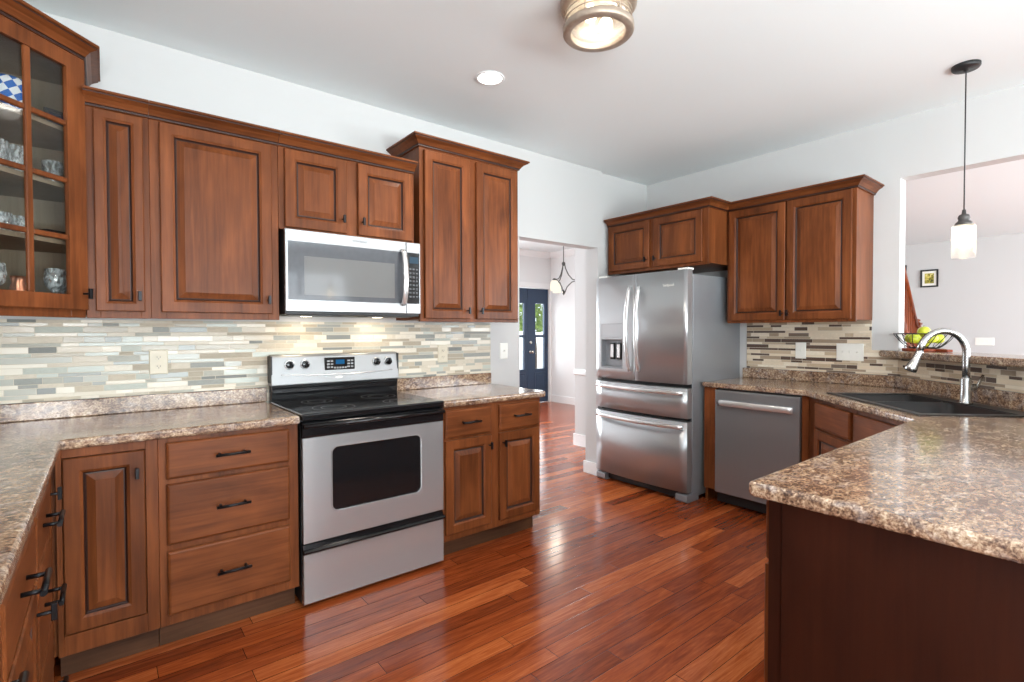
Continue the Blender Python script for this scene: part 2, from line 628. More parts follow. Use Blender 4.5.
def thing(name, label, cat, loc=(0, 0, 0), rotz=0.0, group=None):
    o = bpy.data.objects.new(name, None)
    COL.objects.link(o)
    o.empty_display_size = 0.05
    o.location = loc
    o.rotation_euler = (0, 0, rotz)
    o['label'] = label
    o['category'] = cat
    if group:
        o['group'] = group
    return o


def tag(o, label, cat, group=None):
    o['label'] = label
    o['category'] = cat
    if group:
        o['group'] = group
    return o


def struct(o):
    o['kind'] = 'structure'
    return o


def text_mesh(name, body, size, mat, parent, loc, rot, depth=0.0006):
    cu = bpy.data.curves.new(name, 'FONT')
    cu.body = body
    cu.size = size
    cu.extrude = depth
    cu.align_x = 'CENTER'
    cu.align_y = 'CENTER'
    tmp = bpy.data.objects.new(name + '_tmp', cu)
    COL.objects.link(tmp)
    bpy.context.view_layer.update()
    dg = bpy.context.evaluated_depsgraph_get()
    me = bpy.data.meshes.new_from_object(tmp.evaluated_get(dg))
    bpy.data.objects.remove(tmp)
    bpy.data.curves.remove(cu)
    me.materials.clear()
    me.materials.append(M[mat])
    o = bpy.data.objects.new(name, me)
    COL.objects.link(o)
    o.parent = parent
    o.location = loc
    o.rotation_euler = rot
    return o


FACE = (math.pi / 2, 0, 0)      # lettering that reads on a local -y face

# ------------------------------------------------------------------ the room shell
XL, XR, YB, ZC = -1.46, 3.50, -6.50, 2.735
XFAR = 9.90


def shell(name, mat, fn, parent=None):
    mb = MB()
    fn(mb)
    return struct(mb.build(name, mat, parent))


shell('floor', 'floor', lambda b: b.box(-1.6, 10.05, -6.65, 4.0, -0.06, 0.0))
shell('ceiling', 'ceiling', lambda b: b.box(-1.6, 10.05, -6.65, 4.0, ZC, ZC + 0.1))


def wall_range(b):
    b.box(-1.6, 1.84, 0, 0.12, 0, ZC)
    b.box(1.84, 2.752, 0, 0.12, 2.047, ZC)
    b.box(2.752, 2.805, 0, 0.15, 0, ZC)
    b.box(2.805, XR, 0.03, 0.15, 0, ZC)


shell('wall_front', 'wall', wall_range)


def wall_fridge(b):
    b.box(XR, XR + 0.12, -2.03, 1.02, 0, ZC)
    b.box(XR, XR + 0.12, -6.5, -2.03, 2.33, ZC)


shell('wall_right', 'wall', wall_fridge)


def wall_left(b):
    b.box(-1.6, XL, -4.1, 0, 0, ZC)
    b.box(-1.6, XL, -6.5, -5.7, 0, ZC)
    b.box(-1.6, XL, -5.7, -4.1, 0, 0.8)
    b.box(-1.6, XL, -5.7, -4.1, 2.2, ZC)


shell('wall_left', 'wall', wall_left)


def wall_back(b):
    b.box(-1.6, -0.7, YB - 0.14, YB, 0, ZC)
    b.box(-0.7, 2.7, YB - 0.14, YB, 2.4, ZC)
    b.box(2.7, 4.4, YB - 0.14, YB, 0, ZC)
    b.box(4.4, 8.8, YB - 0.14, YB, 2.4, ZC)
    b.box(8.8, 10.05, YB - 0.14, YB, 0, ZC)
    b.box(-0.7, 2.7, YB - 0.14, YB, 0, 0.3)
    b.box(4.4, 8.8, YB - 0.14, YB, 0, 0.3)


shell('wall_back', 'wall', wall_back)
shell('wall_far', 'wall', lambda b: b.box(XFAR, XFAR + 0.12, -6.5, 1.02, 0, ZC))
shell('wall_living', 'wall', lambda b: (b.box(XR + 0.12, XFAR, 0.9, 1.02, 0, ZC)))


def wall_hall_left(b):
    b.box(0.4, 0.52, 0.12, 3.98, 0, ZC)


shell('wall_hall_left', 'hallwall', wall_hall_left)


def wall_hall_back(b):
    b.box(0.52, 1.3, 3.84, 3.98, 0, ZC)
    b.box(3.7, 4.59, 3.84, 3.98, 0, ZC)
    b.box(1.3, 3.7, 3.84, 3.98, 0, 0.6)
    b.box(1.3, 3.7, 3.84, 3.98, 2.3, ZC)
    b.box(5.70, 5.95, 3.84, 3.98, 0, ZC)
    b.box(4.59, 5.70, 3.84, 3.98, 2.08, ZC)


shell('wall_hall_back', 'hallwall', wall_hall_back)
shell('wall_hall_right', 'hallwall', lambda b: b.box(5.74, 5.86, 1.02, 3.84, 0, ZC))


def wall_diag(b):
    b.prism([(3.498, -2.031), (2.21, -3.319), (0.66, -3.319), (0.66, -3.44), (2.26, -3.44), (3.669, -2.031)], 0, 1.121)


shell('wall_bar', 'wall', wall_diag)


def window(name, axis, pos, a0, a1, z0, z1, nv, nh):
    """frame with mullions and one pane, in a wall across x ('y' wall) or across y"""
    b = MB()
    g = MB()
    t = 0.06

    def bx(u0, u1, w0, w1, d0, d1, mb):
        if axis == 'y':
            mb.box(u0, u1, pos + d0, pos + d1, w0, w1)
        else:
            mb.box(pos + d0, pos + d1, u0, u1, w0, w1)
    bx(a0, a0 + t, z0, z1, -0.03, 0.03, b)
    bx(a1 - t, a1, z0, z1, -0.03, 0.03, b)
    bx(a0 + t, a1 - t, z0, z0 + t, -0.03, 0.03, b)
    bx(a0 + t, a1 - t, z1 - t, z1, -0.03, 0.03, b)
    for k in range(1, nv):
        u = a0 + (a1 - a0) * k / nv
        bx(u - 0.03, u + 0.03, z0 + t, z1 - t, -0.025, 0.025, b)
    for k in range(1, nh):
        h = z0 + (z1 - z0) * k / nh
        bx(a0 + t, a1 - t, h - 0.012, h + 0.012, -0.012, 0.012, b)
    f = struct(b.build(name, 'trim'))
    bx(a0 + t, a1 - t, z0 + t, z1 - t, -0.004, 0.004, g)
    g.build('glass_pane', 'pane', f)
    return f


window('window_1', 'y', -6.57, -0.7, 2.7, 0.3, 2.4, 4, 2)
window('window_2', 'x', -1.53, -5.7, -4.1, 0.8, 2.2, 2, 2)
window('window_3', 'y', -6.57, 4.4, 8.8, 0.3, 2.4, 4, 2)
window('window_4', 'y', 3.91, 1.3, 3.7, 0.6, 2.3, 3, 2)  # unseen window, placed for the hall fill lamp


def base_prof(b, x0, x1, y0, y1):
    b.box(x0, x1, y0, y1, 0, 0.085)


def trims():
    b = MB()
    # hall side of the opening, hall walls
    b.box(2.735, 2.752, -0.015, 0.165, 0.0, 0.11)
    b.box(2.735, 2.80, -0.015, 0.0, 0.0, 0.11)
    struct(b.build('baseboard_jamb', 'trim', bevel=0.004))
    b = MB()
    b.box(3.484, 3.50, 0.16, 1.02, 0, 0.13)
    b.box(3.484, 3.50 + 0.02, 1.02, 1.036, 0, 0.13)
    struct(b.build('baseboard_hall', 'trim', bevel=0.004))
    b = MB()
    b.box(5.724, 5.74, 1.04, 3.83, 0, 0.13)
    struct(b.build('baseboard_foyer', 'trim', bevel=0.004))
    b = MB()
    b.extr_x([(0.0, 0.80), (-0.022, 0.815), (-0.022, 0.845), (-0.012, 0.865), (0, 0.87)], 0, 0.86)
    o = struct(b.build('trim_1', 'trim'))
    o.location = (3.50, 1.02, 0)
    o.rotation_euler = (0, 0, -math.pi / 2)
    b = MB()
    b.box(XFAR - 0.016, XFAR, -6.4, 0.85, 0, 0.13)
    struct(b.build('baseboard_far', 'trim'))
    # crown moulding in the hall and along the far wall
    b = MB()
    b.extr_x([(0, ZC - 0.1), (-0.02, ZC - 0.1), (-0.09, ZC - 0.02), (-0.09, ZC), (0, ZC)], 0.55, 5.70)
    o = struct(b.build('trim_2', 'trim'))
    o.location = (0, 3.84, 0)
    b = MB()
    b.extr_x([(0, ZC - 0.1), (-0.02, ZC - 0.1), (-0.09, ZC - 0.02), (-0.09, ZC), (0, ZC)], 0, 2.7)
    o = struct(b.build('trim_3', 'trim'))
    o.location = (5.74, 3.80, 0)
    o.rotation_euler = (0, 0, -math.pi / 2)
    # casing round the front doors
    b = MB()
    b.box(4.50, 4.59, 3.815, 3.84, 0, 2.17)
    b.box(5.695, 5.738, 3.815, 3.84, 0, 2.17)
    b.box(4.59, 5.695, 3.815, 3.84, 2.08, 2.17)
    struct(b.build('trim_4', 'trim'))


trims()

# ------------------------------------------------------------------ front doors seen through the hall


def front_door(name, x0, x1, ml, mr):
    y = 3.86
    b = MB()
    gx0, gx1 = x0 + ml, x1 - mr
    b.box(x0, gx0, y, y + 0.045, 0.01, 2.07)
    b.box(gx1, x1, y, y + 0.045, 0.01, 2.07)
    b.box(gx0, gx1, y, y + 0.045, 1.80, 2.07)
    b.box(gx0, gx1, y, y + 0.045, 0.01, 0.62)
    b.box(gx0, gx1, y, y + 0.045, 1.19, 1.235)
    # raised lower panel
    b.rects(gx0 - 0.03, gx1 + 0.03, 0.16, 0.56, [(0, y), (0.012, y - 0.012), (0.03, y - 0.004), (0.05, y - 0.012)], [0], False, True)
    o = struct(b.build(name, 'navy'))
    g = MB().box(gx0, gx1, y + 0.018, y + 0.026, 0.62, 1.80)
    g.build('glass_pane', 'pane', o)
    return o


front_door('door_1', 4.60, 5.195, 0.25, 0.075)
d2 = front_door('door_2', 5.203, 5.69, 0.18, 0.09)
hb = MB()
hb.lathe([(0.03, 0), (0.03, -0.008), (0.012, -0.01), (0.012, -0.04), (0.028, -0.05), (0.03, -0.065), (0.018, -0.078), (0.001, -0.08)], (5.265, 3.86, 0.93), 16, 'y')
hb.build('door_knob', 'brass', d2)
hb = MB()
hb.lathe([(0.03, 0), (0.03, -0.01), (0.026, -0.018), (0.001, -0.02)], (5.265, 3.86, 1.10), 16, 'y')
hb.build('deadbolt', 'brass', d2)

# ground and greenery beyond the doors
gt = NT('sunlit_concrete')
gn = gt.noise(gt.coord(), 4, 3)
M['concrete'] = gt.pbr(gt.ramp(gn, [(0.3, srgb(205, 203, 198)), (0.7, srgb(226, 224, 220))]), 0.8)
gt = NT('lawn_green')
gn = gt.noise(gt.coord(), 30, 4)
M['lawn'] = gt.pbr(gt.ramp(gn, [(0.3, srgb(98, 130, 58)), (0.7, srgb(150, 176, 92))]), 0.8)
gt = NT('leaves')
gn = gt.noise(gt.coord(), 9, 4)
M['leaf'] = gt.pbr(gt.ramp(gn, [(0.3, srgb(96, 130, 50)), (0.7, srgb(172, 196, 96))]), 0.7)
M['bark'] = simple('bark', srgb(92, 76, 62), 0.8)
struct(MB().box(-12, 22, 4.2, 40, -0.12, -0.06).build('exterior_ground', 'concrete'))
struct(MB().box(-12, 22, -40, -6.8, -0.12, -0.06).build('exterior_lawn', 'lawn'))
tr = thing('garden_tree', 'green leafy tree outside, seen through the front door glass', 'tree', (10.2, 9.5, -0.06))
MB().tube([(0, 0, 0), (0.05, 0, 0.8), (0, 0.05, 1.8)], [0.14, 0.11, 0.08], 10).build('trunk', 'bark', tr)
fb = MB()
rg = random.Random(3)
for k in range(900):
    a, h, r = rg.uniform(0, 6.283), rg.uniform(-1, 1), rg.uniform(0.5, 1) ** 0.5
    q = math.sqrt(max(0, 1 - h * h))
    p = Vector((math.cos(a) * q * 1.5 * r, math.sin(a) * q * 1.5 * r, 2.45 + h * 1.15 * r))
    d1 = Vector((rg.uniform(-1, 1), rg.uniform(-1, 1), rg.uniform(-1, 1))).normalized() * 0.16
    d2v = d1.cross(Vector((rg.uniform(-1, 1), rg.uniform(-1, 1), rg.uniform(-1, 1)))).normalized() * 0.09
    i = len(fb.v)
    fb.v += [tuple(p - d1), tuple(p + d2v), tuple(p + d1), tuple(p - d2v)]
    fb.face([i, i + 1, i + 2, i + 3])
fb.build('foliage', 'leaf', tr, recalc=False)

# ------------------------------------------------------------------ cabinet builders (local frame: x right, y into the wall, z up)


def pull_bar(parent, x, z, length, vertical=False, y=-0.02, r=0.0062, off=0.035, name='handle'):
    b = MB()
    h = length / 2
    e = h * 0.72
    if vertical:
        b.tube([(x, y - off, z - h), (x, y - off, z + h)], r, 10)
        for s in (-1, 1):
            b.tube([(x, y, z + s * e), (x, y - off, z + s * e)], r * 0.85, 8)
    else:
        b.tube([(x - h, y - off, z), (x + h, y - off, z)], r, 10)
        for s in (-1, 1):
            b.tube([(x + s * e, y, z), (x + s * e, y - off, z)], r * 0.85, 8)
    return b.build(name, 'black_metal', parent, weld=False)


def t_knob(parent, x, z, vertical=True, y=-0.02, length=0.042):
    b = MB()
    h = length / 2
    b.tube([(x, y, z), (x, y - 0.027, z)], 0.0048, 8)
    w = 0.0062
    if vertical:
        b.box(x - w, x + w, y - 0.038, y - 0.026, z - h, z + h)
    else:
        b.box(x - h, x + h, y - 0.034, y - 0.022, z - w, z + w)
    return b.build('knob', 'black_metal', parent, weld=False, bevel=0.0015)


def raised_door(parent, x0, x1, z0, z1, a=0.058, knob=None, y=0.0, name='door'):
    b = MB()
    b.rects(x0, x1, z0, z1, [(a + 0.006, y - 0.001), (0, y - 0.001), (0, y - 0.0165), (0.0035, y - 0.020), (a - 0.010, y - 0.020), (a - 0.006, y - 0.0175),
                             (a, y - 0.0145), (a + 0.003, y - 0.007), (a + 0.006, y - 0.005), (a + 0.006, y - 0.001)],
            [0, 0, 0, 0, 0, 0, 1, 1, 0], False, False)
    d = b.build(name, ['wood_v', 'glaze'], parent)
    p = MB()
    p.rects(x0, x1, z0, z1, [(a + 0.0062, y - 0.0015), (a + 0.0062, y - 0.0065), (a + 0.010, y - 0.0075), (a + 0.034, y - 0.0165), (a + 0.036, y - 0.018)],
            [1, 1, 0, 0, 0], True, True)
    p.build('panel', ['wood_v', 'glaze'], d)
    if knob:
        t_knob(d, knob[0], knob[1], True, y - 0.02)
    return d


def slab_drawer(parent, x0, x1, z0, z1, pull=0.13, y=0.0, name='drawer'):
    b = MB()
    b.rects(x0, x1, z0, z1, [(0, y - 0.001), (0, y - 0.012), (0.004, y - 0.017), (0.010, y - 0.020)], [0], True, True)
    d = b.build(name, 'wood_h', parent)
    if pull:
        pull_bar(d, (x0 + x1) / 2, (z0 + z1) / 2 + 0.004, pull, False, y - 0.02)
    return d


def face_frame(parent, wd, z0, z1, stiles, rails, t=0.02, name='face_frame'):
    """stiles: list of (x0,x1); rails: list of (z0,z1) spanning between the outer stiles"""
    b = MB()
    for a, c in stiles:
        b.box(a, c, 0, t, z0, z1)
    for k in range(len(stiles) - 1):
        for a, c in rails:
            b.box(stiles[k][1], stiles[k + 1][0], 0.0008, t, a, c)
    return b.build(name, 'wood_v', parent, bevel=0.0012, seg=1, weld=False)


CROWN = [(0.001, 0.0), (0.010, 0.002), (0.010, 0.010), (0.014, 0.013), (0.018, 0.020), (0.030, 0.034), (0.046, 0.043), (0.052, 0.046), (0.052, 0.051),
         (0.060, 0.053), (0.060, 0.062), (0.001, 0.062)]


def crown(parent, path, z, name='crown_moulding', h=1.0, inner_start=False):
    """sweep the crown profile along a plan path; outward is to the right of the path's direction"""
    P = [Vector((p[0], p[1])) for p in path]
    n = len(P)
    mit = []
    for i in range(n):
        ds = []
        if i > 0:
            ds.append((P[i] - P[i - 1]).normalized())
        if i < n - 1:
            ds.append((P[i + 1] - P[i]).normalized())
        ns = [Vector((d.y, -d.x)) for d in ds]
        if len(ns) == 2:
            mm = (ns[0] + ns[1])
            mm = mm / (mm.length_squared / 2) if mm.length > 1e-6 else ns[0]
            mit.append(mm)
        else:
            mit.append(ns[0])
    if inner_start:      # starts in an inside mitre against the neighbour's return
        mit[0] = mit[0] + (P[1] - P[0]).normalized()
    b = MB()
    lp = []
    for i in range(n):
        lp.append([(P[i].x + mit[i].x * o, P[i].y + mit[i].y * o, z + q * h) for o, q in CROWN])
    b.loops(lp, [0], True, True)
    npf = len(CROWN)
    for k in range(1, 1 + npf * (n - 1)):
        if (k - 1) % npf in (1, 2, 7):
            b.mi[k] = 1
    return b.build(name, ['wood_h', 'glaze'], parent)


def wall_cabinet(label, loc, rotz, wd, dp, h, doors, stiles, crown_path=None, crown_z=None, group='raised panel wall cabinets', name='wall_cabinet', bottom_lip=0.025, top_rail=0.03, crown_h=1.0, inner_start=False):
    t = thing(name, label, 'cabinet', loc, rotz, group)
    b = MB()
    b.box(0.002, wd - 0.002, 0.02, dp - 0.002, bottom_lip * 0.5, h)
    b.build('body', 'wood_v', t, bevel=0.001, seg=1)
    face_frame(t, wd, 0, h, stiles, [(0, bottom_lip + 0.012), (h - top_rail, h)])
    for d in doors:
        raised_door(t, d[0], d[1], d[2], d[3], d[4], d[5])
    if crown_path:
        crown(t, crown_path, crown_z, h=crown_h, inner_start=inner_start)
    return t


ZU = 1.364       # underside of the wall cabinets
YU = -0.332      # their face
# narrow cabinet beside the glass corner cabinet: x -.766..-.545
wall_cabinet('narrow cherry wall cabinet with a single slim door, beside the glass corner cabinet', (-0.765, YU, ZU), 0, 0.220, 0.332, 0.895,
             [(0.030, 0.198, 0.030, 0.873, 0.042, (0.178, 0.096))], [(0, 0.045), (0.185, 0.220)], [(0.0, 0), (0.2195, 0)], 0.880, crown_h=0.98)
# broad cabinet left of the microwave: x -.544..-.012
wall_cabinet('wide cherry wall cabinet with one broad raised door, left of the microwave', (-0.5445, YU, ZU), 0, 0.532, 0.332, 0.895,
             [(0.036, 0.498, 0.030, 0.873, 0.056, (0.476, 0.098))], [(0, 0.055), (0.48, 0.532)], [(0.0003, 0), (0.5315, 0)], 0.880, crown_h=0.98)
# cabinet above the microwave
ZM = 1.828
wall_cabinet('short two-door cherry wall cabinet above the microwave', (-0.0115, YU, ZM), 0, 0.762, 0.332, 0.431,
             [(0.028, 0.347, 0.012, 0.409, 0.058, (0.322, 0.084)), (0.412, 0.742, 0.012, 0.409, 0.058, (0.432, 0.084))],
             [(0, 0.045), (0.325, 0.435), (0.725, 0.762)], [(0.0003, 0), (0.762, 0)], 0.416, bottom_lip=0.012, crown_h=0.98)
# tall cabinet right of the microwave: x .789..1.557
wall_cabinet('tall two-door cherry wall cabinet right of the microwave, rising above its neighbours', (0.788, YU, ZU), 0, 0.768, 0.332, 1.07,
             [(0.028, 0.354, 0.020, 1.040, 0.058, (0.330, 0.072)), (0.408, 0.752, 0.020, 1.040, 0.058, (0.430, 0.072))],
             [(0, 0.045), (0.335, 0.425), (0.735, 0.768)], [(0, 0.329), (0, 0), (0.768, 0), (0.768, 0.329)], 1.057, crown_h=0.95)

# --- glass-fronted corner cabinet, set at 45 degrees
HC = 1.075
gc = thing('corner_wall_cabinet', 'cherry corner cabinet with an eight-pane glass door, glassware inside', 'cabinet', (-0.9285, -0.4945, ZU), math.pi / 4)
HW = 0.2265


def gl(xw, yw):
    dx, dy = xw + 0.9285, yw + 0.4945
    return (R2 * (dx + dy), R2 * (-dx + dy))


plan = [(-HW, 0.0), (HW, 0.0), gl(-0.768, -0.003), gl(-1.457, -0.003), gl(-1.457, -0.655)]
b = MB()


def inset_poly(poly, d):
    n = len(poly)
    out = []
    for i in range(n):
        p0, p1, p2 = Vector(poly[i - 1]), Vector(poly[i]), Vector(poly[(i + 1) % n])
        d1, d2_ = (p1 - p0).normalized(), (p2 - p1).normalized()
        n1, n2 = Vector((-d1.y, d1.x)), Vector((-d2_.y, d2_.x))
        mm = n1 + n2
        mm = mm / (mm.length_squared / 2)
        out.append((p1.x + mm.x * d, p1.y + mm.y * d))
    return out


inn = inset_poly(plan, 0.015)
# side and back walls as wall strips between outer and inner outline
for i in range(1, 5):
    j = (i + 1) % 5
    b.prism([plan[i], plan[j], inn[j], inn[i]], 0.012, HC, 0)
b.prism(inn, 0.012, 0.03, 1)
b.prism(inn, HC - 0.02, HC, 1)
b.build('body', ['wood_v', 'wood_in'], gc, weld=False)
bl = MB()
for i in range(1, 5):
    j = (i + 1) % 5
    i2 = inset_poly(plan, 0.018)
    bl.prism([inn[i], inn[j], i2[j], i2[i]], 0.031, HC - 0.021, 0)
bl.build('lining', 'wood_in', gc, weld=False)
b = MB()
b.box(-HW, -0.165, 0, 0.02, 0, HC).box(0.165, HW, 0, 0.02, 0, HC).box(-0.165, 0.165, 0.0008, 0.02, 0, 0.07).box(-0.165, 0.165, 0.0008, 0.02, HC - 0.055, HC)
b.build('face_frame', 'wood_v', gc, bevel=0.0012, seg=1, weld=False)
SH = [0.315, 0.545, 0.775]
shp = [(-0.20, 0.045)] + [(0.20, 0.045)] + inset_poly(plan, 0.02)[2:]
for z in SH:
    MB().prism(shp, z - 0.018, z).build('shelf', 'wood_in', gc)
crown(gc, [gl(-1.455, -0.655), (-HW, 0), (HW, 0), gl(-0.768, -0.004)], HC - 0.013, h=1.05)
dz0, dz1 = 0.032, 1.056
b = MB()
oz0, oz1 = 0.092, 0.996
pn = 0.145
b.rects(-0.223, 0.223, dz0, dz1, [(0.001, -0.001), (0, -0.0165), (0.0035, -0.020)], [0], False, False)
b.box(-0.2195, -pn, -0.020, -0.001, dz0 + 0.0035, dz1 - 0.0035).box(pn, 0.2195, -0.020, -0.001, dz0 + 0.0035, dz1 - 0.0035)
b.box(-pn, pn, -0.020, -0.001, dz0 + 0.0035, oz0).box(-pn, pn, -0.020, -0.001, oz1, dz1 - 0.0035)
gd = b.build('door', 'wood_v', gc, weld=False)
b = MB()
b.box(-0.0115, 0.0115, -0.018, -0.003, oz0, oz1)
for k in range(1, 4):
    z = oz0 + (oz1 - oz0) * k / 4
    b.box(-pn, -0.0115, -0.0172, -0.003, z - 0.010, z + 0.010).box(0.0115, pn, -0.0172, -0.003, z - 0.010, z + 0.010)
b.build('muntins', 'wood_v', gd, bevel=0.003, seg=1, weld=False)
MB().box(-pn, pn, -0.0085, -0.0055, oz0, oz1).build('glass_pane', 'cab_glass', gd)
t_knob(gd, 0.2, 0.098, True, -0.02)
hg = MB().box(-0.004, 0.006, -0.001, 0.006, 0, 0)


def in_gc(x, y, z):
    q = math.pi / 4
    return (-0.9285 + x * math.cos(q) - y * math.sin(q), -0.4945 + x * math.sin(q) + y * math.cos(q), ZU + z)


# glassware on the shelves (things of their own)
st = NT('blue_white_lozenge_glaze')
sx, sy, sz = st.sep(st.coord())
ang = st.m('ARCTAN2', sy, sx)
u1 = st.m('ADD', st.m('MULTIPLY', ang, 0.7958), st.m('MULTIPLY', sz, 9.0))
u2 = st.m('SUBTRACT', st.m('MULTIPLY', ang, 0.7958), st.m('MULTIPLY', sz, 17.0))
k1 = st.m('GREATER_THAN', st.m('FRACT', u1), 0.5)
k2 = st.m('GREATER_THAN', st.m('FRACT', u2), 0.5)
both = st.m('ABSOLUTE', st.m('SUBTRACT', k1, k2))
M['lozenge'] = st.pbr(st.mix(both, srgb(238, 240, 244), srgb(36, 104, 190)), 0.15)
o = thing('beer_stein', 'blue and white lozenge-patterned stein on the top shelf of the glass cabinet', 'stein', in_gc(0.055, 0.13, SH[2] + 0.0005))
MB().lathe([(0.058, 0), (0.062, 0.004), (0.062, 0.012), (0.060, 0.03), (0.061, 0.10), (0.058, 0.118), (0.048, 0.132), (0.030, 0.140), (0.001, 0.143)], (0, 0, 0), 32).build('body', 'lozenge', o)
MB().tube([(-0.058, 0, 0.10), (-0.085, -0.01, 0.098), (-0.097, -0.014, 0.07), (-0.09, -0.012, 0.04), (-0.061, 0, 0.028)], 0.008, 8).build('handle', 'lozenge', o)


def tumbler(x, y, sh, r, h, label, group, name='tumbler'):
    b = MB()
    b.lathe([(r * 0.86, 0), (r * 0.9, 0.004), (r, h), (r * 0.93, h), (r * 0.82, 0.012), (0.001, 0.011)], (0, 0, 0), 18)
    o = b.build(name, 'drink_glass')
    o.location = in_gc(x, y, sh + 0.0005)
    return tag(o, label, 'glass', group)


gA = 'tumblers in the corner cabinet'
tumbler(-0.02, 0.10, SH[1], 0.036, 0.105, 'clear cut tumbler at the left front of the third glass-cabinet shelf', gA)
tumbler(0.055, 0.105, SH[1], 0.036, 0.105, 'clear cut tumbler beside the muntin on the third glass-cabinet shelf', gA)
tumbler(0.215, 0.13, SH[1], 0.034, 0.10, 'taller clear glass behind the right pane on the third glass-cabinet shelf', gA)
tumbler(-0.01, 0.10, SH[0], 0.034, 0.070, 'short clear glass at the left of the second glass-cabinet shelf', gA)
tumbler(0.065, 0.105, SH[0], 0.034, 0.070, 'short clear glass beside the muntin on the second glass-cabinet shelf', gA)
o = MB().box(-0.05, 0.05, -0.03, 0.03, 0, 0.045).build('coaster_box', 'black_matt', bevel=0.003)
o.location = in_gc(0.215, 0.13, SH[0] + 0.0005)
o.rotation_euler = (0, 0, 0.7)
tag(o, 'small dark box behind the right pane on the second glass-cabinet shelf', 'box')


def wine_glass(x, y, label, h=0.17):
    b = MB()
    b.lathe([(0.032, 0), (0.032, 0.002), (0.006, 0.006), (0.004, 0.012), (0.004, 0.07), (0.012, 0.078), (0.030, 0.10), (0.036, 0.125), (0.031, h), (0.029, h),
             (0.033, 0.125), (0.026, 0.10), (0.001, 0.084)], (0, 0, 0), 18)
    o = b.build('wine_glass', 'drink_glass')
    o.location = in_gc(x, y, 0.0305)
    return tag(o, label, 'glass', 'stemware in the corner cabinet')


wine_glass(-0.01, 0.13, 'clear stemmed glass left of the copper mug in the glass cabinet')
wine_glass(0.19, 0.10, 'clear stemmed glass behind the lower right pane, nearest the muntin')
wine_glass(0.265, 0.16, 'clear stemmed glass behind the lower right pane, nearest the door stile')
o = thing('copper_mug', 'small copper mug on the floor of the glass cabinet', 'mug', in_gc(0.048, 0.10, 0.0305))
MB().lathe([(0.024, 0), (0.027, 0.004), (0.029, 0.045), (0.026, 0.075), (0.020, 0.100), (0.024, 0.125), (0.022, 0.125), (0.018, 0.100), (0.001, 0.008)], (0, 0, 0), 20).build('body', 'copper', o)
MB().tube([(0.021, 0, 0.105), (0.042, 0, 0.100), (0.044, 0, 0.055), (0.027, 0, 0.040)], 0.0035, 8).build('handle', 'copper', o)
o = thing('photo_frame', 'small dark picture frame on the top shelf behind the right pane', 'picture frame', in_gc(0.27, 0.15, SH[2] + 0.0005), 0.5)
MB().rects(-0.055, 0.055, 0.0, 0.10, [(0, 0.006), (0, -0.006), (0.012, -0.006), (0.014, -0.002)], [0], True, False).build('frame', 'dark_grey', o)
MB().box(-0.041, 0.041, -0.002, 0.004, 0.014, 0.086).build('photo', 'navy', o)

# ------------------------------------------------------------------ microwave over the range
mw = thing('microwave', 'stainless over-the-range microwave hung under the short cabinet', 'microwave', (0.0025, -0.394, 1.392), 0)
W = 0.757
H = 0.432
MB().box(0.001, W - 0.001, 0.022, 0.388, 0.0, H).build('body', 'black_matt', mw, bevel=0.003)
b = MB()
b.rects(0, 0.664, 0.016, H - 0.001, [(0.002, 0.0215), (0, 0.018), (0, 0.003), (0.003, 0)], [0], True, False)
x0, x1, z0, z1 = 0.012, 0.652, 0.074, 0.372
b.box(0.003, x0, 0, 0.02, 0.019, H - 0.004).box(x1, 0.661, 0, 0.02, 0.019, H - 0.004).box(x0, x1, 0, 0.02, 0.019, z0).box(x0, x1, 0, 0.02, z1, H - 0.004)
md = b.build('door', 'steel', mw, weld=False)
MB().box(x0 + 0.0005, x1 - 0.0005, 0.0015, 0.02, z0 + 0.0005, z1 - 0.0005).build('window_glass', 'mw_glass' if 'mw_glass' in M else 'black_gloss', md)
t = NT('microwave_mesh_screen')
mx_, my_, mz_ = t.sep(t.coord())
dots = t.m('MULTIPLY', t.m('SINE', t.m('MULTIPLY', mx_, 2600.0)), t.m('SINE', t.m('MULTIPLY', mz_, 2600.0)))
M['mesh'] = t.pbr(t.ramp(dots, [(0.2, srgb(100, 100, 100)), (0.8, srgb(132, 132, 130))]), 0.06, 0.0, spec=0.7)
MB().box(0.092, 0.592, 0.0008, 0.0014, 0.102, 0.300).build('mesh_screen', 'mesh', md)
b = MB()
hx = 0.642
pts = [(hx, -0.002, 0.066), (hx, -0.022, 0.080), (hx, -0.040, 0.14), (hx, -0.046, 0.22), (hx, -0.040, 0.30), (hx, -0.022, 0.365), (hx, -0.002, 0.382)]
b.tube(pts, 0.012, 12, scale=(0.7, 1.35))
b.build('handle', 'steel_hi', md)
text_mesh('maker_badge', 'Whirlpool', 0.020, 'dark_grey', md, (0.385, -0.0002, 0.404), FACE)
b = MB()
b.rects(0.666, W, 0.016, H - 0.001, [(0.002, 0.0215), (0, 0.018), (0, 0.003), (0.003, 0)], [0], True, True)
cp = b.build('control_panel', 'steel', mw)
MB().box(0.670, W - 0.008, -0.001, 0.003, 0.074, 0.372).build('control_glass', 'black_gloss', cp)
MB().box(0.686, 0.742, -0.0018, -0.0011, 0.310, 0.348).build('display', 'dim_lcd', cp)
b = MB()
for r in range(8):
    for c in range(3):
        b.box(0.684 + c * 0.021, 0.697 + c * 0.021, -0.0017, -0.0011, 0.110 + r * 0.023, 0.120 + r * 0.023)
b.build('keypad', 'dark_grey', cp, weld=False)
for xx in (0.03, 0.45):
    MB().box(xx, xx + 0.27, 0.05, 0.2, -0.004, -0.0005).build('grease_filter', 'dark_grey', mw)
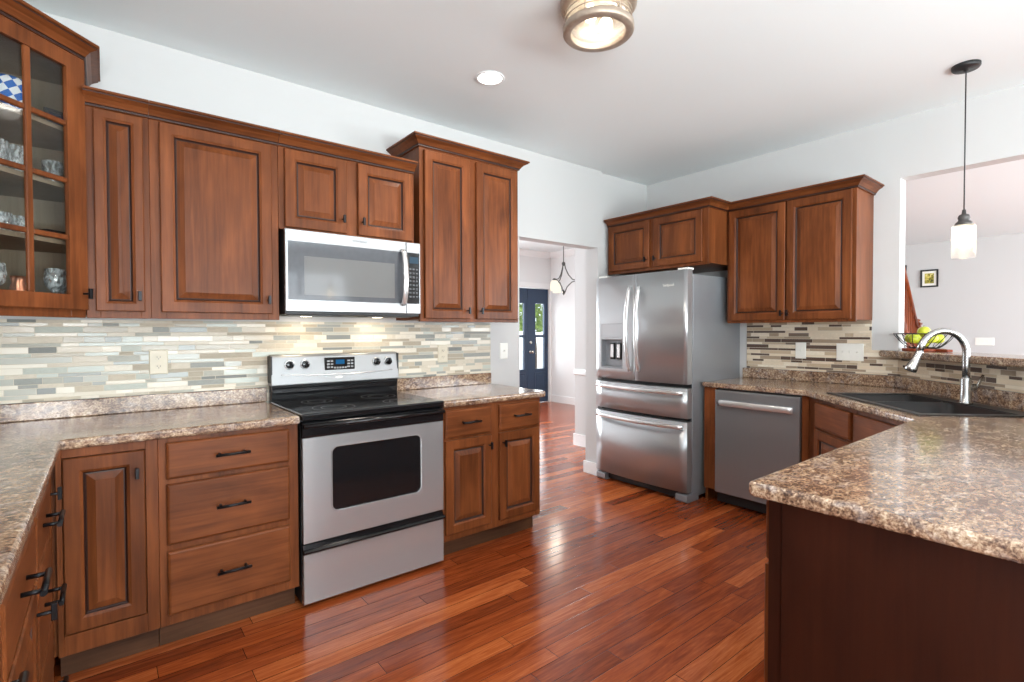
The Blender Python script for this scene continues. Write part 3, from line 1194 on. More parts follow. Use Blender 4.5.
for xx in (0.17, 0.59):
    MB().lathe([(0.001, 0), (0.030, 0), (0.030, -0.003), (0.001, -0.004)], (xx, 0.235, -0.0005), 20).build('cooktop_lamp', 'bulb', mw)
    sl = area('microwave_lamp', (0.0025 + xx, -0.394 + 0.235, 1.385), (0, 0.12, -1), 0.06, 0.05, 0.55, (1.0, 0.82, 0.58))

# ------------------------------------------------------------------ range
rg_ = thing('range', 'freestanding stainless electric range with black glass cooktop', 'stove', (0.0025, -0.648, 0), 0)
W = 0.757
b = MB()
b.box(0.0, W, 0.035, 0.62, 0.02, 0.886)
for xx in (0.03, W - 0.07):
    for yy in (0.07, 0.55):
        b.box(xx, xx + 0.04, yy, yy + 0.04, 0.0, 0.02)
b.build('body', 'black_matt', rg_, weld=False)
b = MB()
b.box(-0.001, W + 0.001, -0.008, 0.575, 0.887, 0.919)
ct = b.build('cooktop', 'black_gloss', rg_, bevel=0.006)
for cx, cy, r in ((0.2, 0.15, 0.105), (0.56, 0.15, 0.085), (0.2, 0.42, 0.08), (0.56, 0.42, 0.10)):
    b = MB()
    n = 40
    for r0 in (r, r * 0.6):
        lp = []
        for rr, zz in ((r0, 0.9192), (r0, 0.9194), (r0 - 0.003, 0.9194), (r0 - 0.003, 0.9192)):
            lp.append([(cx + rr * math.cos(6.28318 * k / n), cy + rr * math.sin(6.28318 * k / n), zz) for k in range(n)])
        b.loops(lp, [0], False, False)
    b.build('burner_ring', 'dark_grey', ct)
# backguard: black base, slanted stainless console
b = MB()
b.extr_x([(0.576, 0.887), (0.566, 0.930), (0.560, 1.004), (0.628, 1.004), (0.628, 0.887)], 0.004, W - 0.004)
b.extr_x([(0.562, 0.955), (0.556, 0.965), (0.556, 0.985), (0.562, 0.992)], 0.012, W - 0.012)
bg = b.build('backguard', 'black_gloss', rg_, weld=False)
yF = lambda z: 0.546 + (z - 1.005) * 0.16
b = MB()
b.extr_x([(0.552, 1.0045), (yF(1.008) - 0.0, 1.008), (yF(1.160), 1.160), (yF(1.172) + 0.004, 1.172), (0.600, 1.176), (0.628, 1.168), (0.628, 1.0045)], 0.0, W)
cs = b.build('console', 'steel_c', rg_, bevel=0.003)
for xx in (-0.002, W - 0.006):
    MB().box(xx, xx + 0.008, 0.556, 0.628, 1.02, 1.168).build('end_cap', 'black_matt', cs)
kz = 1.118
for i, kx in enumerate((0.097, 0.182, 0.612, 0.690)):
    y = yF(kz) - 0.0005
    b = MB()
    b.lathe([(0.028, 0), (0.028, -0.004), (0.024, -0.006)], (kx, y, kz), 24, 'y', 0)
    rim = b.build('knob_bezel', 'steel_hi', cs)
    b = MB()
    b.lathe([(0.021, -0.004), (0.022, -0.012), (0.020, -0.020), (0.001, -0.021)], (kx, y, kz), 24, 'y')
    b.box(kx - 0.004, kx + 0.004, y - 0.034, y - 0.018, kz - 0.019, kz + 0.019)
    b.build('knob', 'black_gloss', cs, weld=False, bevel=0.001)
b = MB()
yy = yF(1.12)
b.box(0.292, 0.472, yy - 0.008, yy + 0.003, 1.078, 1.152)
dp_ = b.build('display_panel', 'black_gloss', cs, bevel=0.003)
MB().box(0.356, 0.408, yy - 0.0086, yy - 0.0081, 1.112, 1.138).build('clock', 'lcd', cs)
b = MB()
for k in range(5):
    b.box(0.345 + k * 0.016, 0.357 + k * 0.016, yy - 0.0086, yy - 0.0081, 1.086, 1.096)
for k in range(3):
    b.box(0.304, 0.320, yy - 0.0086, yy - 0.0081, 1.09 + k * 0.018, 1.10 + k * 0.018)
    b.box(0.326, 0.340, yy - 0.0086, yy - 0.0081, 1.09 + k * 0.018, 1.10 + k * 0.018)
    b.box(0.425, 0.442, yy - 0.0086, yy - 0.0081, 1.09 + k * 0.018, 1.10 + k * 0.018)
    b.box(0.447, 0.462, yy - 0.0086, yy - 0.0081, 1.09 + k * 0.018, 1.10 + k * 0.018)
b.build('buttons', 'button', cs, weld=False)
# long shallow ridge below the knobs and an oval badge
b = MB()
pts = []
for k in range(25):
    q = k / 24
    x = 0.05 + q * 0.665
    z = 1.063 - 0.012 * math.sin(math.pi * q)
    pts.append((x, yF(z) + 0.001, z))
b.tube(pts, 0.004, 8)
b.build('console_ridge', 'steel_hi', cs)
b = MB()
lp = []
for s_, yo in ((1.0, 0.001), (1.0, -0.0012), (0.8, -0.0018)):
    lp.append([(0.372 + 0.022 * s_ * math.cos(6.283 * k / 24), yF(1.035) + yo, 1.035 + 0.007 * s_ * math.sin(6.283 * k / 24)) for k in range(24)])
b.loops(lp, [0], True, True)
b.build('maker_badge', 'white_plate', cs)
# oven door
b = MB()
oz0, oz1 = 0.309, 0.806
wx0, wx1, wz0, wz1 = 0.138, 0.614, 0.440, 0.748


def rrect(x0, x1, z0, z1, r, y, n=6):
    pts = []
    for cx, cz, a0 in ((x1 - r, z1 - r, 0), (x0 + r, z1 - r, 90), (x0 + r, z0 + r, 180), (x1 - r, z0 + r, 270)):
        for k in range(n + 1):
            a = math.radians(a0 + 90 * k / n)
            pts.append((cx + r * math.cos(a), y, cz + r * math.sin(a)))
    return pts


b.loops([rrect(wx0, wx1, wz0, wz1, 0.03, 0.03), rrect(0.0005, W - 0.0005, oz0, oz1, 0.004, 0.03), rrect(0.0005, W - 0.0005, oz0, oz1, 0.004, 0.003),
         rrect(0.003, W - 0.003, oz0 + 0.0025, oz1 - 0.0025, 0.004, 0), rrect(wx0 - 0.006, wx1 + 0.006, wz0 - 0.006, wz1 + 0.006, 0.036, 0),
         rrect(wx0 - 0.004, wx1 + 0.004, wz0 - 0.004, wz1 + 0.004, 0.034, -0.003), rrect(wx0, wx1, wz0, wz1, 0.03, -0.002), rrect(wx0, wx1, wz0, wz1, 0.03, 0.03)],
        [0], False, False)
od = b.build('oven_door', 'steel', rg_)
b = MB()
b.loops([rrect(wx0 + 0.0008, wx1 - 0.0008, wz0 + 0.0008, wz1 - 0.0008, 0.03, 0.025), rrect(wx0 + 0.0008, wx1 - 0.0008, wz0 + 0.0008, wz1 - 0.0008, 0.03, 0.004)], [0], True, True)
b.build('oven_window', 'black_gloss', od)
# black glass strip with the built-in towel bar above the door
b = MB()
b.extr_x([(0.030, 0.808), (0.002, 0.808), (0.0, 0.815), (0.0, 0.872), (0.006, 0.880), (0.030, 0.882)], 0.0005, W - 0.0005)
b.build('door_top_strip', 'black_gloss', od)
b = MB()
prof = [(-0.012 + 0.020 * math.cos(a) * 0.8, 0.862 + 0.012 * math.sin(a)) for a in [6.28318 * k / 14 for k in range(14)]]
b.extr_x(prof, 0.004, W - 0.004, s=True)
b.box(0.004, 0.030, -0.014, 0.004, 0.852, 0.872).box(W - 0.030, W - 0.004, -0.014, 0.004, 0.852, 0.872)
b.build('handle', 'black_gloss', od, weld=False)
# drawer
b = MB()
b.rects(0.0005, W - 0.0005, 0.022, 0.258, [(0, 0.03), (0, 0.003), (0.003, 0)], [0], True, True)
dr = b.build('storage_drawer', 'steel', rg_)
b = MB()
b.extr_x([(0.03, 0.2585), (-0.004, 0.2585), (-0.016, 0.266), (-0.018, 0.274), (-0.010, 0.280), (0.006, 0.281), (0.012, 0.300), (0.03, 0.306)], 0.0008, W - 0.0008)
b.build('handle', 'black_gloss', dr)

# ------------------------------------------------------------------ base cabinets on the range wall
YBF = -0.620
HB = 0.874


def base_box(t, wd, dp, z0=0.108, z1=HB, toe=True, toe_in=0.072, m='wood_v'):
    b = MB()
    b.box(0.001, wd - 0.001, 0.02, dp - 0.003, z0, z1)
    b.build('body', m, t, bevel=0.001, seg=1)
    if toe:
        MB().box(0.001, wd - 0.001, toe_in, toe_in + 0.02, 0.0, z0 - 0.001).build('toe_kick', 'toe', t)


t = thing('base_cabinet', 'three-drawer cherry base cabinet left of the range', 'cabinet', (-0.548, YBF, 0), 0, 'cherry base cabinets')
base_box(t, 0.538, 0.615)
face_frame(t, 0.538, 0.108, HB, [(0, 0.034), (0.490, 0.538)], [(0.108, 0.17), (0.400, 0.448), (0.675, 0.722), (0.848, HB)])
slab_drawer(t, 0.026, 0.497, 0.708, 0.857)
slab_drawer(t, 0.026, 0.497, 0.440, 0.687)
slab_drawer(t, 0.026, 0.497, 0.153, 0.413)

t = thing('base_cabinet', 'cherry corner base cabinet with one raised-panel door, under the inner corner of the left counter', 'cabinet', (-0.857, YBF, 0), 0, 'cherry base cabinets')
b = MB()
b.box(-0.597, 0.307, 0.02, 0.612, 0.108, HB)
b.build('body', 'wood_v', t)
MB().box(0.001, 0.307, 0.072, 0.09, 0, 0.107).build('toe_kick', 'toe', t)
face_frame(t, 0.308, 0.108, HB, [(0, 0.017), (0.268, 0.308)], [(0.108, 0.181), (0.842, HB)])
raised_door(t, 0.0195, 0.2655, 0.185, 0.838, 0.058, (0.240, 0.755), y=0.018)

t = thing('base_cabinet', 'cherry base cabinet with two drawers over two raised doors, right of the range', 'cabinet', (0.766, YBF, 0), 0, 'cherry base cabinets')
base_box(t, 0.736, 0.615)
face_frame(t, 0.736, 0.108, HB, [(0, 0.035), (0.315, 0.415), (0.700, 0.736)], [(0.108, 0.165), (0.675, 0.715), (0.852, HB)])
for x0, x1, kx in ((0.014, 0.333, 0.312), (0.395, 0.714, 0.418)):
    slab_drawer(t, x0, x1, 0.699, 0.857, 0.125)
    raised_door(t, x0, x1, 0.150, 0.684, 0.058, (kx, 0.625))

# run along the left wall: faces look to +x
XLF = -0.866


def left_base(y0, wd, label):
    t = thing('base_cabinet', label, 'cabinet', (XLF, y0, 0), math.pi / 2, 'cherry base cabinets')
    base_box(t, wd, abs(XL - XLF) - 0.002)
    return t


t = thing('base_cabinet', 'slim cherry base cabinet with one narrow inset door, left run beside the corner', 'cabinet', (XLF, -0.975, 0), math.pi / 2, 'cherry base cabinets')
base_box(t, 0.325, 0.590)
face_frame(t, 0.325, 0.108, HB, [(0, 0.096), (0.318, 0.325)], [(0.108, 0.183), (0.841, HB)])
raised_door(t, 0.0985, 0.3155, 0.186, 0.838, 0.05, (0.128, 0.77), y=0.018)
t = left_base(-1.396, 0.419, 'cherry base cabinet of three drawers on the left run, nearest the corner')
face_frame(t, 0.419, 0.108, HB, [(0, 0.03), (0.389, 0.419)], [(0.108, 0.165), (0.41, 0.44), (0.68, 0.71), (0.848, HB)])
slab_drawer(t, 0.012, 0.407, 0.702, 0.850)
slab_drawer(t, 0.012, 0.407, 0.428, 0.688)
slab_drawer(t, 0.012, 0.407, 0.152, 0.414)
t = left_base(-1.916, 0.518, 'cherry base cabinet with a wide drawer over a door, middle of the left run')
face_frame(t, 0.518, 0.108, HB, [(0, 0.03), (0.488, 0.518)], [(0.108, 0.165), (0.68, 0.71), (0.848, HB)])
slab_drawer(t, 0.012, 0.506, 0.702, 0.850)
raised_door(t, 0.012, 0.506, 0.152, 0.688, 0.058, (0.485, 0.62))
t = left_base(-2.286, 0.368, 'cherry base cabinet with a drawer over a door on the left run, nearest the viewer')
face_frame(t, 0.438, 0.108, HB, [(0, 0.03), (0.338, 0.368)], [(0.108, 0.165), (0.68, 0.71), (0.848, HB)])
slab_drawer(t, 0.012, 0.356, 0.702, 0.850, 0.14)
raised_door(t, 0.012, 0.356, 0.152, 0.688, 0.058, (0.335, 0.62))

# ------------------------------------------------------------------ countertops


def counter(name, label, poly, splash, z0=0.876, z1=0.914, bev=0.012):
    t = thing(name, label, 'countertop', (0, 0, 0))
    b = MB().prism(poly, z0, z1)
    b.build('worktop', 'laminate', t, bevel=bev, seg=4)
    s = MB()
    for pl in splash:
        s.prism(pl, z1 + 0.0003, 0.994)
    s.build('splash_strip', 'laminate', t, bevel=0.004, weld=False)
    return t


counter('countertop', 'mottled brown laminate countertop wrapping the left corner up to the range',
        [(XL + 0.002, -0.002), (XL + 0.002, -2.30), (-0.838, -2.30), (-0.838, -0.665), (-0.833, -0.652), (-0.820, -0.647), (-0.004, -0.647), (-0.004, -0.002)],
        [[(XL + 0.0225, -0.002), (XL + 0.0225, -0.022), (-0.004, -0.022), (-0.004, -0.002)], [(XL + 0.002, -0.002), (XL + 0.002, -2.30), (XL + 0.022, -2.30), (XL + 0.022, -0.002)]])
counter('countertop', 'short mottled laminate countertop right of the range',
        [(0.764, -0.002), (0.764, -0.647), (1.515, -0.647), (1.540, -0.637), (1.551, -0.612), (1.551, -0.002)],
        [[(0.764, -0.002), (0.764, -0.022), (1.551, -0.022), (1.551, -0.002)]])

# sink corner local frame
A = Vector((2.89, -1.71))


def dg(x, y):
    return (A.x - R2 * x + R2 * y, A.y - R2 * x - R2 * y)


SX0, SX1, SY0, SY1 = 0.18, 1.00, 0.035, 0.555
t = thing('countertop', 'mottled laminate countertop running from the dishwasher past the corner sink to the peninsula end', 'countertop', (0, 0, 0))
h0, h1, h2, h3 = dg(SX0, SY0), dg(SX1, SY0), dg(SX1, SY1), dg(SX0, SY1)     # hole corners
F0, F1 = (2.855, -1.69), (2.095, -2.45)
# two pieces sharing cut lines h0-F0 and h2-back
outer_a = [F0, F1, (0.605, -2.45), (0.594, -2.454), (0.590, -2.465), (0.590, -3.30), (2.219, -3.30), (2.55, -2.969)]
backpt = (2.55, -2.969)
poly1 = [F0, h0, h1, h2, backpt, (2.219, -3.30), (0.590, -3.30), (0.590, -2.465), (0.594, -2.454), (0.605, -2.45), F1]
poly2 = [F0, (2.855, -0.968), (2.862, -0.957), (3.498, -0.957), (3.498, -2.021), backpt, h2, h3, h0]
bmx = bmesh.new()
vd = {}


def gv(p, z):
    k = (round(p[0], 5), round(p[1], 5), z)
    if k not in vd:
        vd[k] = bmx.verts.new((p[0], p[1], z))
    return vd[k]


for z, rev in ((0.914, False), (0.876, True)):
    for pl in (poly1, poly2):
        vs = [gv(p, z) for p in pl]
        bmx.faces.new(vs if not rev else list(reversed(vs)))
shared = {frozenset(((F0), (h0))), frozenset(((h2), (backpt)))}
for pl in (poly1, poly2):
    for i in range(len(pl)):
        p, q = pl[i], pl[(i + 1) % len(pl)]
        if frozenset((p, q)) in shared:
            continue
        bmx.faces.new((gv(p, 0.876), gv(q, 0.876), gv(q, 0.914), gv(p, 0.914)))
bmesh.ops.recalc_face_normals(bmx, faces=bmx.faces)
me = bpy.data.meshes.new('worktop')
bmx.to_mesh(me)
bmx.free()
me.materials.append(M['laminate'])
o = bpy.data.objects.new('worktop', me)
COL.objects.link(o)
o.parent = t
md_ = o.modifiers.new('edge', 'BEVEL')
md_.width, md_.segments, md_.limit_method, md_.angle_limit = 0.012, 4, 'ANGLE', math.radians(40)
s = MB()
q = 0.020
s.prism([(3.498, -0.957), (3.498, -2.0215), (3.478, -2.013), (3.478, -0.957)], 0.9143, 0.994)
s.prism([(3.4975, -2.022), (2.2195, -3.30), (2.2195, -3.272), (3.478, -2.0135)], 0.9143, 0.994)
s.build('splash_strip', 'laminate', t, bevel=0.004, weld=False)

# ------------------------------------------------------------------ mosaic splashbacks
b = MB().box(-1.455, 1.553, -0.008, -0.0005, 0.9955, 1.362)
b.box(-0.0035, 0.7635, -0.008, -0.0005, 0.90, 0.9955)
tag(b.build('tile_splashback', 'tile_cool', weld=False), 'grey-green glass strip mosaic splashback behind the range', 'splashback')
b = MB().box(0, 0.888, -0.008, -0.0005, 0.9955, 1.375).box(0.8882, 1.046, -0.008, -0.0005, 0.9955, 1.166)
o = b.build('tile_splashback', 'tile_warm')
o.location = (XR, -0.987, 0)
o.rotation_euler = (0, 0, -math.pi / 2)
tag(o, 'beige and brown strip mosaic splashback under the right-hand wall cabinet', 'splashback')
b = MB().box(0, 1.812, -0.008, -0.0005, 0.9955, 1.1205)
o = b.build('tile_splashback', 'tile_warm')
o.location = (3.492, -2.037, 0)
o.rotation_euler = (0, 0, -3 * math.pi / 4)
tag(o, 'low beige and brown strip mosaic splashback under the raised bar ledge', 'splashback')

# raised bar ledge
b = MB().prism([(3.490, -1.915), (3.490, -2.034), (3.70, -2.034), (3.70, -2.15), (2.35, -3.50), (0.66, -3.50), (0.66, -3.22), (2.185, -3.22)], 1.1225, 1.168)
tag(b.build('bar_ledge', 'laminate', bevel=0.014, seg=4), 'raised mottled laminate bar ledge behind the sink', 'bar top')

# ------------------------------------------------------------------ right-hand wall: fridge and cabinets
RB = -math.pi / 2
fr = thing('refrigerator', 'stainless french-door refrigerator with ice dispenser in its left door', 'refrigerator', (2.70, -0.030, 0), RB)
W = 0.905
b = MB()
b.box(0.003, W - 0.003, 0.075, 0.785, 0.03, 1.735)
b.build('body', 'fridge_side', fr, bevel=0.004)
MB().box(0.05, W - 0.05, 0.05, 0.09, 0.012, 0.075).build('toe_grille', 'black_matt', fr)
for xx in (0.0, W - 0.10):
    MB().extr_x([(0.012, 0.0), (0.0, 0.012), (0.0, 0.055), (0.012, 0.06), (0.16, 0.06), (0.16, 0.0)], xx, xx + 0.10).build('foot_cover', 'fridge_side', fr, bevel=0.004)


def bow(x):
    q = (x - W / 2) / (W / 2)
    return -0.026 * (1 - q * q)


def bowed(x0, x1, z0, z1, depth=0.062, n=12, hole=None):
    b = MB()
    xs = [x0 + (x1 - x0) * k / n for k in range(n + 1)]
    if hole:
        xs = sorted(set(xs + [hole[0], hole[1]]))
    zs = [z0, z1] if not hole else [z0, hole[2], hole[3], z1]
    fr_ = {}
    for i, x in enumerate(xs):
        for j, z in enumerate(zs):
            fr_[i, j] = len(b.v)
            b.v.append((x, bow(x), z))
    for i in range(len(xs) - 1):
        for j in range(len(zs) - 1):
            if hole and j == 1 and xs[i] >= hole[0] - 1e-6 and xs[i + 1] <= hole[1] + 1e-6:
                continue
            b.face([fr_[i, j], fr_[i + 1, j], fr_[i + 1, j + 1], fr_[i, j + 1]], 0, True)
    m_ = len(zs) - 1
    back = {}
    for i in (0, len(xs) - 1):
        for j in (0, m_):
            back[i, j] = len(b.v)
            b.v.append((xs[i], depth, zs[j]))
    L_ = len(xs) - 1
    b.face([back[0, 0]] + [back[0, m_]] + [fr_[0, j] for j in range(m_, -1, -1)])
    b.face([back[L_, 0]] + [fr_[L_, j] for j in range(m_ + 1)] + [back[L_, m_]])
    b.face([back[0, 0]] + [fr_[i, 0] for i in range(L_ + 1)] + [back[L_, 0]])
    b.face([back[0, m_], back[L_, m_]] + [fr_[i, m_] for i in range(L_, -1, -1)])
    b.face([back[0, 0], back[L_, 0], back[L_, m_], back[0, m_]])
    return b


SE = 0.440
dx0, dx1, dz0_, dz1_ = 0.062, 0.310, 0.985, 1.365
b = bowed(0.0, SE - 0.003, 0.898, 1.765, hole=(dx0, dx1, dz0_, dz1_))
ld = b.build('door', 'steel_v', fr)
b = bowed(SE + 0.003, W, 0.898, 1.765)
rd = b.build('door', 'steel_v', fr)
b = bowed(0.0, W, 0.640, 0.868)
d_a = b.build('drawer', 'steel_v', fr)
b = bowed(0.0, W, 0.078, 0.612)
d_b = b.build('drawer', 'steel_v', fr)
MB().box(0.01, W - 0.01, 0.062, 0.076, 0.08, 1.755).build('door_gasket', 'black_matt', fr)


def arc_handle_v(parent, x, z0, z1):
    b = MB()
    y0 = bow(x)
    pts = []
    n = 16
    for k in range(n + 1):
        q = k / n
        pts.append((x, y0 - 0.012 - 0.050 * math.sin(math.pi * q) ** 0.8, z0 + (z1 - z0) * q))
    b.tube(pts, 0.0145, 12, scale=(1.15, 0.9))
    b.tube([(x, y0 + 0.002, z0 + 0.015), (x, y0 - 0.016, z0 + 0.015)], 0.012, 10)
    b.tube([(x, y0 + 0.002, z1 - 0.015), (x, y0 - 0.016, z1 - 0.015)], 0.012, 10)
    return b.build('handle', 'steel_hi', parent, weld=False)


arc_handle_v(ld, SE - 0.048, 0.975, 1.665)
arc_handle_v(rd, SE + 0.048, 0.975, 1.665)


def arc_handle_h(parent, z):
    b = MB()
    pts = []
    n = 20
    for k in range(n + 1):
        q = k / n
        x = 0.025 + (W - 0.05) * q
        pts.append((x, bow(x) - 0.016 - 0.030 * math.sin(math.pi * q) ** 0.6, z))
    b.tube(pts, 0.017, 12, scale=(1.0, 0.7))
    for x in (0.04, W - 0.04):
        b.tube([(x, bow(x) + 0.002, z), (x, bow(x) - 0.026, z)], 0.012, 10)
    return b.build('handle', 'steel_hi', parent, weld=False)


arc_handle_h(d_a, 0.832)
arc_handle_h(d_b, 0.574)
# dispenser niche
b = MB()
yb_ = bow((dx0 + dx1) / 2)
b.box(dx0 + 0.001, dx1 - 0.001, 0.048, 0.056, dz0_ + 0.001, dz1_ - 0.001)
b.box(dx0 + 0.0005, dx0 + 0.006, -0.002, 0.048, dz0_ + 0.001, dz1_ - 0.001).box(dx1 - 0.006, dx1 - 0.0005, -0.004, 0.048, dz0_ + 0.001, dz1_ - 0.001)
b.box(dx0 + 0.006, dx1 - 0.006, -0.008, 0.048, dz0_ + 0.001, dz0_ + 0.014)
dn = b.build('dispenser_niche', 'fridge_side', ld, weld=False)
b = MB()
b.extr_x([(0.047, 1.23), (0.004, 1.222), (-0.012, 1.232), (-0.012, 1.248), (-0.006, 1.254), (-0.006, dz1_ - 0.002), (0.047, dz1_ - 0.002)], dx0 + 0.0065, dx1 - 0.0065)
b.build('dispenser_console', 'steel_v', ld)
b = MB()
for xx in (0.155, 0.225):
    b.box(xx - 0.024, xx + 0.024, 0.030, 0.046, 1.06, 1.20)
b.build('dispenser_paddle', 'black_matt', ld, bevel=0.004, weld=False)
b = MB()
for xx in (0.155, 0.225):
    b.box(xx - 0.017, xx + 0.017, 0.024, 0.0295, 1.075, 1.19)
b.build('dispenser_lever', 'steel_hi', ld, bevel=0.003, weld=False)
MB().box(W - 0.10, W - 0.01, 0.02, 0.10, 1.766, 1.783).build('hinge_cover', 'white_plate', fr, bevel=0.004)
MB().box(0.01, 0.10, 0.02, 0.10, 1.766, 1.783).build('hinge_cover', 'white_plate', fr, bevel=0.004)
text_mesh('maker_badge', 'Whirlpool', 0.030, 'white_plate', rd, (0.735, bow(0.735) - 0.0014, 1.655), FACE, 0.001)

# over-fridge cabinet
XOF = 2.889
wall_cabinet('short deep two-door cherry cabinet above the refrigerator', (XOF, 0.0, 1.812), RB, 0.988, XR - XOF, 0.445,
             [(0.021, 0.458, 0.026, 0.424, 0.058, (0.435, 0.092)), (0.504, 0.944, 0.026, 0.424, 0.058, (0.527, 0.092))],
             [(0, 0.045), (0.435, 0.527), (0.925, 0.988)], [(0.0, 0), (0.988, 0), (0.988, 0.268)], 0.430)
# two-door cabinet right of it
XUB = 3.168
wall_cabinet('tall two-door cherry wall cabinet at the right end of the fridge wall', (XUB, -0.9905, ZU - 0.002), RB, 0.890, XR - XUB, 0.898,
             [(0.020, 0.445, 0.020, 0.876, 0.058, (0.428, 0.068)), (0.456, 0.868, 0.020, 0.876, 0.058, (0.474, 0.068))],
             [(0, 0.035), (0.420, 0.480), (0.845, 0.890)], [(0.0005, 0), (0.890, 0), (0.890, 0.329)], 0.880, inner_start=True)

# dishwasher and its end panel
t = thing('end_panel', 'cherry filler panel between the refrigerator and the dishwasher', 'panel', (2.890, -0.9615, 0), RB)
MB().box(0, 0.096, 0, 0.02, 0.10, HB).build('stile', 'wood_v', t)
MB().box(0.001, 0.019, 0.0205, 0.60, 0.0, HB).build('side_panel', 'wood_v', t)
dw = thing('dishwasher', 'stainless dishwasher with a long bar handle, under the right counter', 'dishwasher', (2.866, -1.0605, 0), RB)
W = 0.600
MB().box(0.003, W - 0.003, 0.035, 0.60, 0.02, 0.868).build('body', 'black_matt', dw)
b = MB()
b.rects(0, W, 0.092, 0.864, [(0, 0.034), (0, 0.006), (0.004, 0.001), (0.010, 0)], [0], True, True)
dd = b.build('door', 'steel_dk', dw)
MB().box(0.004, W - 0.004, 0.090, 0.105, 0.0, 0.085).build('toe_kick', 'black_matt', dw)
b = MB()
pts = []
for k in range(17):
    q = k / 16
    pts.append((0.035 + (W - 0.07) * q, -0.022 - 0.016 * math.sin(math.pi * q), 0.772))
b.tube(pts, 0.016, 12, scale=(1.4, 0.6))
for x in (0.05, W - 0.05):
    b.tube([(x, 0.002, 0.772), (x, -0.024, 0.772)], 0.010, 10)
b.build('handle', 'steel_hi', dd, weld=False)

# corner sink cabinet, 45 degrees
sc_ = thing('sink_base_cabinet', 'cherry corner sink cabinet set at an angle, false drawers over doors', 'cabinet', (A.x, A.y, 0), -3 * math.pi / 4, 'cherry base cabinets')
LW = 1.096
b = MB()


def dl(xw, yw):
    dx, dy = xw - A.x, yw - A.y
    return (-R2 * dx - R2 * dy, R2 * dx - R2 * dy)


MB().prism([(0.004, 0.02), (LW - 0.004, 0.02), (LW - 0.02, 0.40), (0.02, 0.40)], 0.108, 0.66).build('body', 'wood_v', sc_)
MB().box(0.06, LW - 0.06, 0.075, 0.09, 0, 0.107).build('toe_kick', 'toe', sc_)
face_frame(sc_, LW, 0.108, HB, [(0, 0.118), (0.505, 0.560), (0.93, LW)], [(0.108, 0.16), (0.67, 0.70), (0.848, HB)])
for x0, x1, kx in ((0.108, 0.514, 0.49), (0.552, 0.945, 0.575)):
    slab_drawer(sc_, x0, x1, 0.692, 0.848, 0, name='false_drawer')
    raised_door(sc_, x0, x1, 0.150, 0.676, 0.058, (kx, 0.60))
# filler between dishwasher and sink cabinet
t = thing('end_panel', 'slim cherry filler between the dishwasher and the corner sink cabinet', 'panel', (2.89, -1.6645, 0), RB)
MB().box(0, 0.043, 0, 0.02, 0.10, HB).build('stile', 'wood_v', t)

# peninsula cabinets: doors look towards the range, veneered end panel towards the viewer
pc = thing('peninsula_cabinet', 'dark cherry peninsula cabinet with a plain veneered end panel, at the right foreground', 'cabinet', (2.106, -2.4855, 0), math.pi)
PW = 2.106 - 0.634
b = MB()
b.box(0.006, PW - 0.021, 0.02, 0.80, 0.108, HB)
b.build('body', 'wood_v', pc)
MB().box(0.05, PW - 0.021, 0.072, 0.09, 0, 0.107).build('toe_kick', 'toe', pc)
n = 3
ws = PW / n
face_frame(pc, PW, 0.108, HB, [(0.004, 0.04)] + [(k * ws - 0.04, k * ws + 0.04) for k in range(1, n)] + [(PW - 0.055, PW - 0.013)], [(0.108, 0.165), (0.675, 0.715), (0.848, HB)])
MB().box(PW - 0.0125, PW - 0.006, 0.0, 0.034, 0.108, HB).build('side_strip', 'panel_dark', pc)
for k in range(n):
    x0, x1 = k * ws + 0.02, (k + 1) * ws - 0.025
    slab_drawer(pc, x0, x1, 0.700, 0.855, 0.13)
    raised_door(pc, x0, x1, 0.150, 0.685, 0.058, (x0 + 0.03, 0.625))
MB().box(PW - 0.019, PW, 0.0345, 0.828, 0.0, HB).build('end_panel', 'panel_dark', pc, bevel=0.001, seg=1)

# ------------------------------------------------------------------ sink and faucet
sk = thing('sink', 'black composite double-bowl sink dropped into the angled corner counter', 'sink', (A.x, A.y, 0), -3 * math.pi / 4)
b = MB()
rx0, rx1, ry0, ry1 = SX0 - 0.012, SX1 + 0.012, SY0 - 0.012, SY1 + 0.010
zt, zr = 0.9145, 0.920
div = (SX0 + SX1) / 2 - 0.06
bowls = [(SX0 + 0.028, div - 0.012), (div + 0.012, SX1 - 0.028)]
by0, by1 = SY0 + 0.028, SY1 - 0.085
# deck around the bowls
b.box(rx0, rx1, ry0, by0, zt, zr).box(rx0, rx1, by1, ry1, zt, zr)
b.box(rx0, bowls[0][0], by0, by1, zt, zr).box(bowls[1][1], rx1, by0, by1, zt, zr).box(bowls[0][1], bowls[1][0], by0, by1, zt - 0.03, zr - 0.02)
b.build('rim', 'sink', sk, weld=False, bevel=0.003)
for a, c in bowls:
    m = MB()
    d = 0.19
    t_ = 0.006
    lp = [rrect(a - 0.0, c + 0.0, 0, 1, 0.001, 0)]
    def rr(a, c, y0, y1, r, z):
        return [(p[0], p[2], z) for p in rrect(a, c, y0, y1, r, 0, 5)]
    m.loops([rr(a - t_, c + t_, by0 - t_, by1 + t_, 0.05, 0.9142), rr(a - t_, c + t_, by0 - t_, by1 + t_, 0.05, 0.914 - d - 0.01), ], [0], False, True, True)
    m.loops([rr(a - t_, c + t_, by0 - t_, by1 + t_, 0.05, 0.9142), rr(a, c, by0, by1, 0.045, 0.9142), rr(a + 0.006, c - 0.006, by0 + 0.006, by1 - 0.006, 0.045, 0.914 - d + 0.03), rr(a + 0.03, c - 0.03, by0 + 0.03, by1 - 0.03, 0.04, 0.914 - d)], [0], False, True, True)
    m.build('bowl', 'sink', sk)
    cx, cy = (a + c) / 2, (by0 + by1) / 2
    MB().lathe([(0.045, 0.0005), (0.045, 0.004), (0.036, 0.004), (0.03, 0.001), (0.001, 0.001)], (cx, cy, 0.914 - d), 24).build('drain', 'chrome', sk)

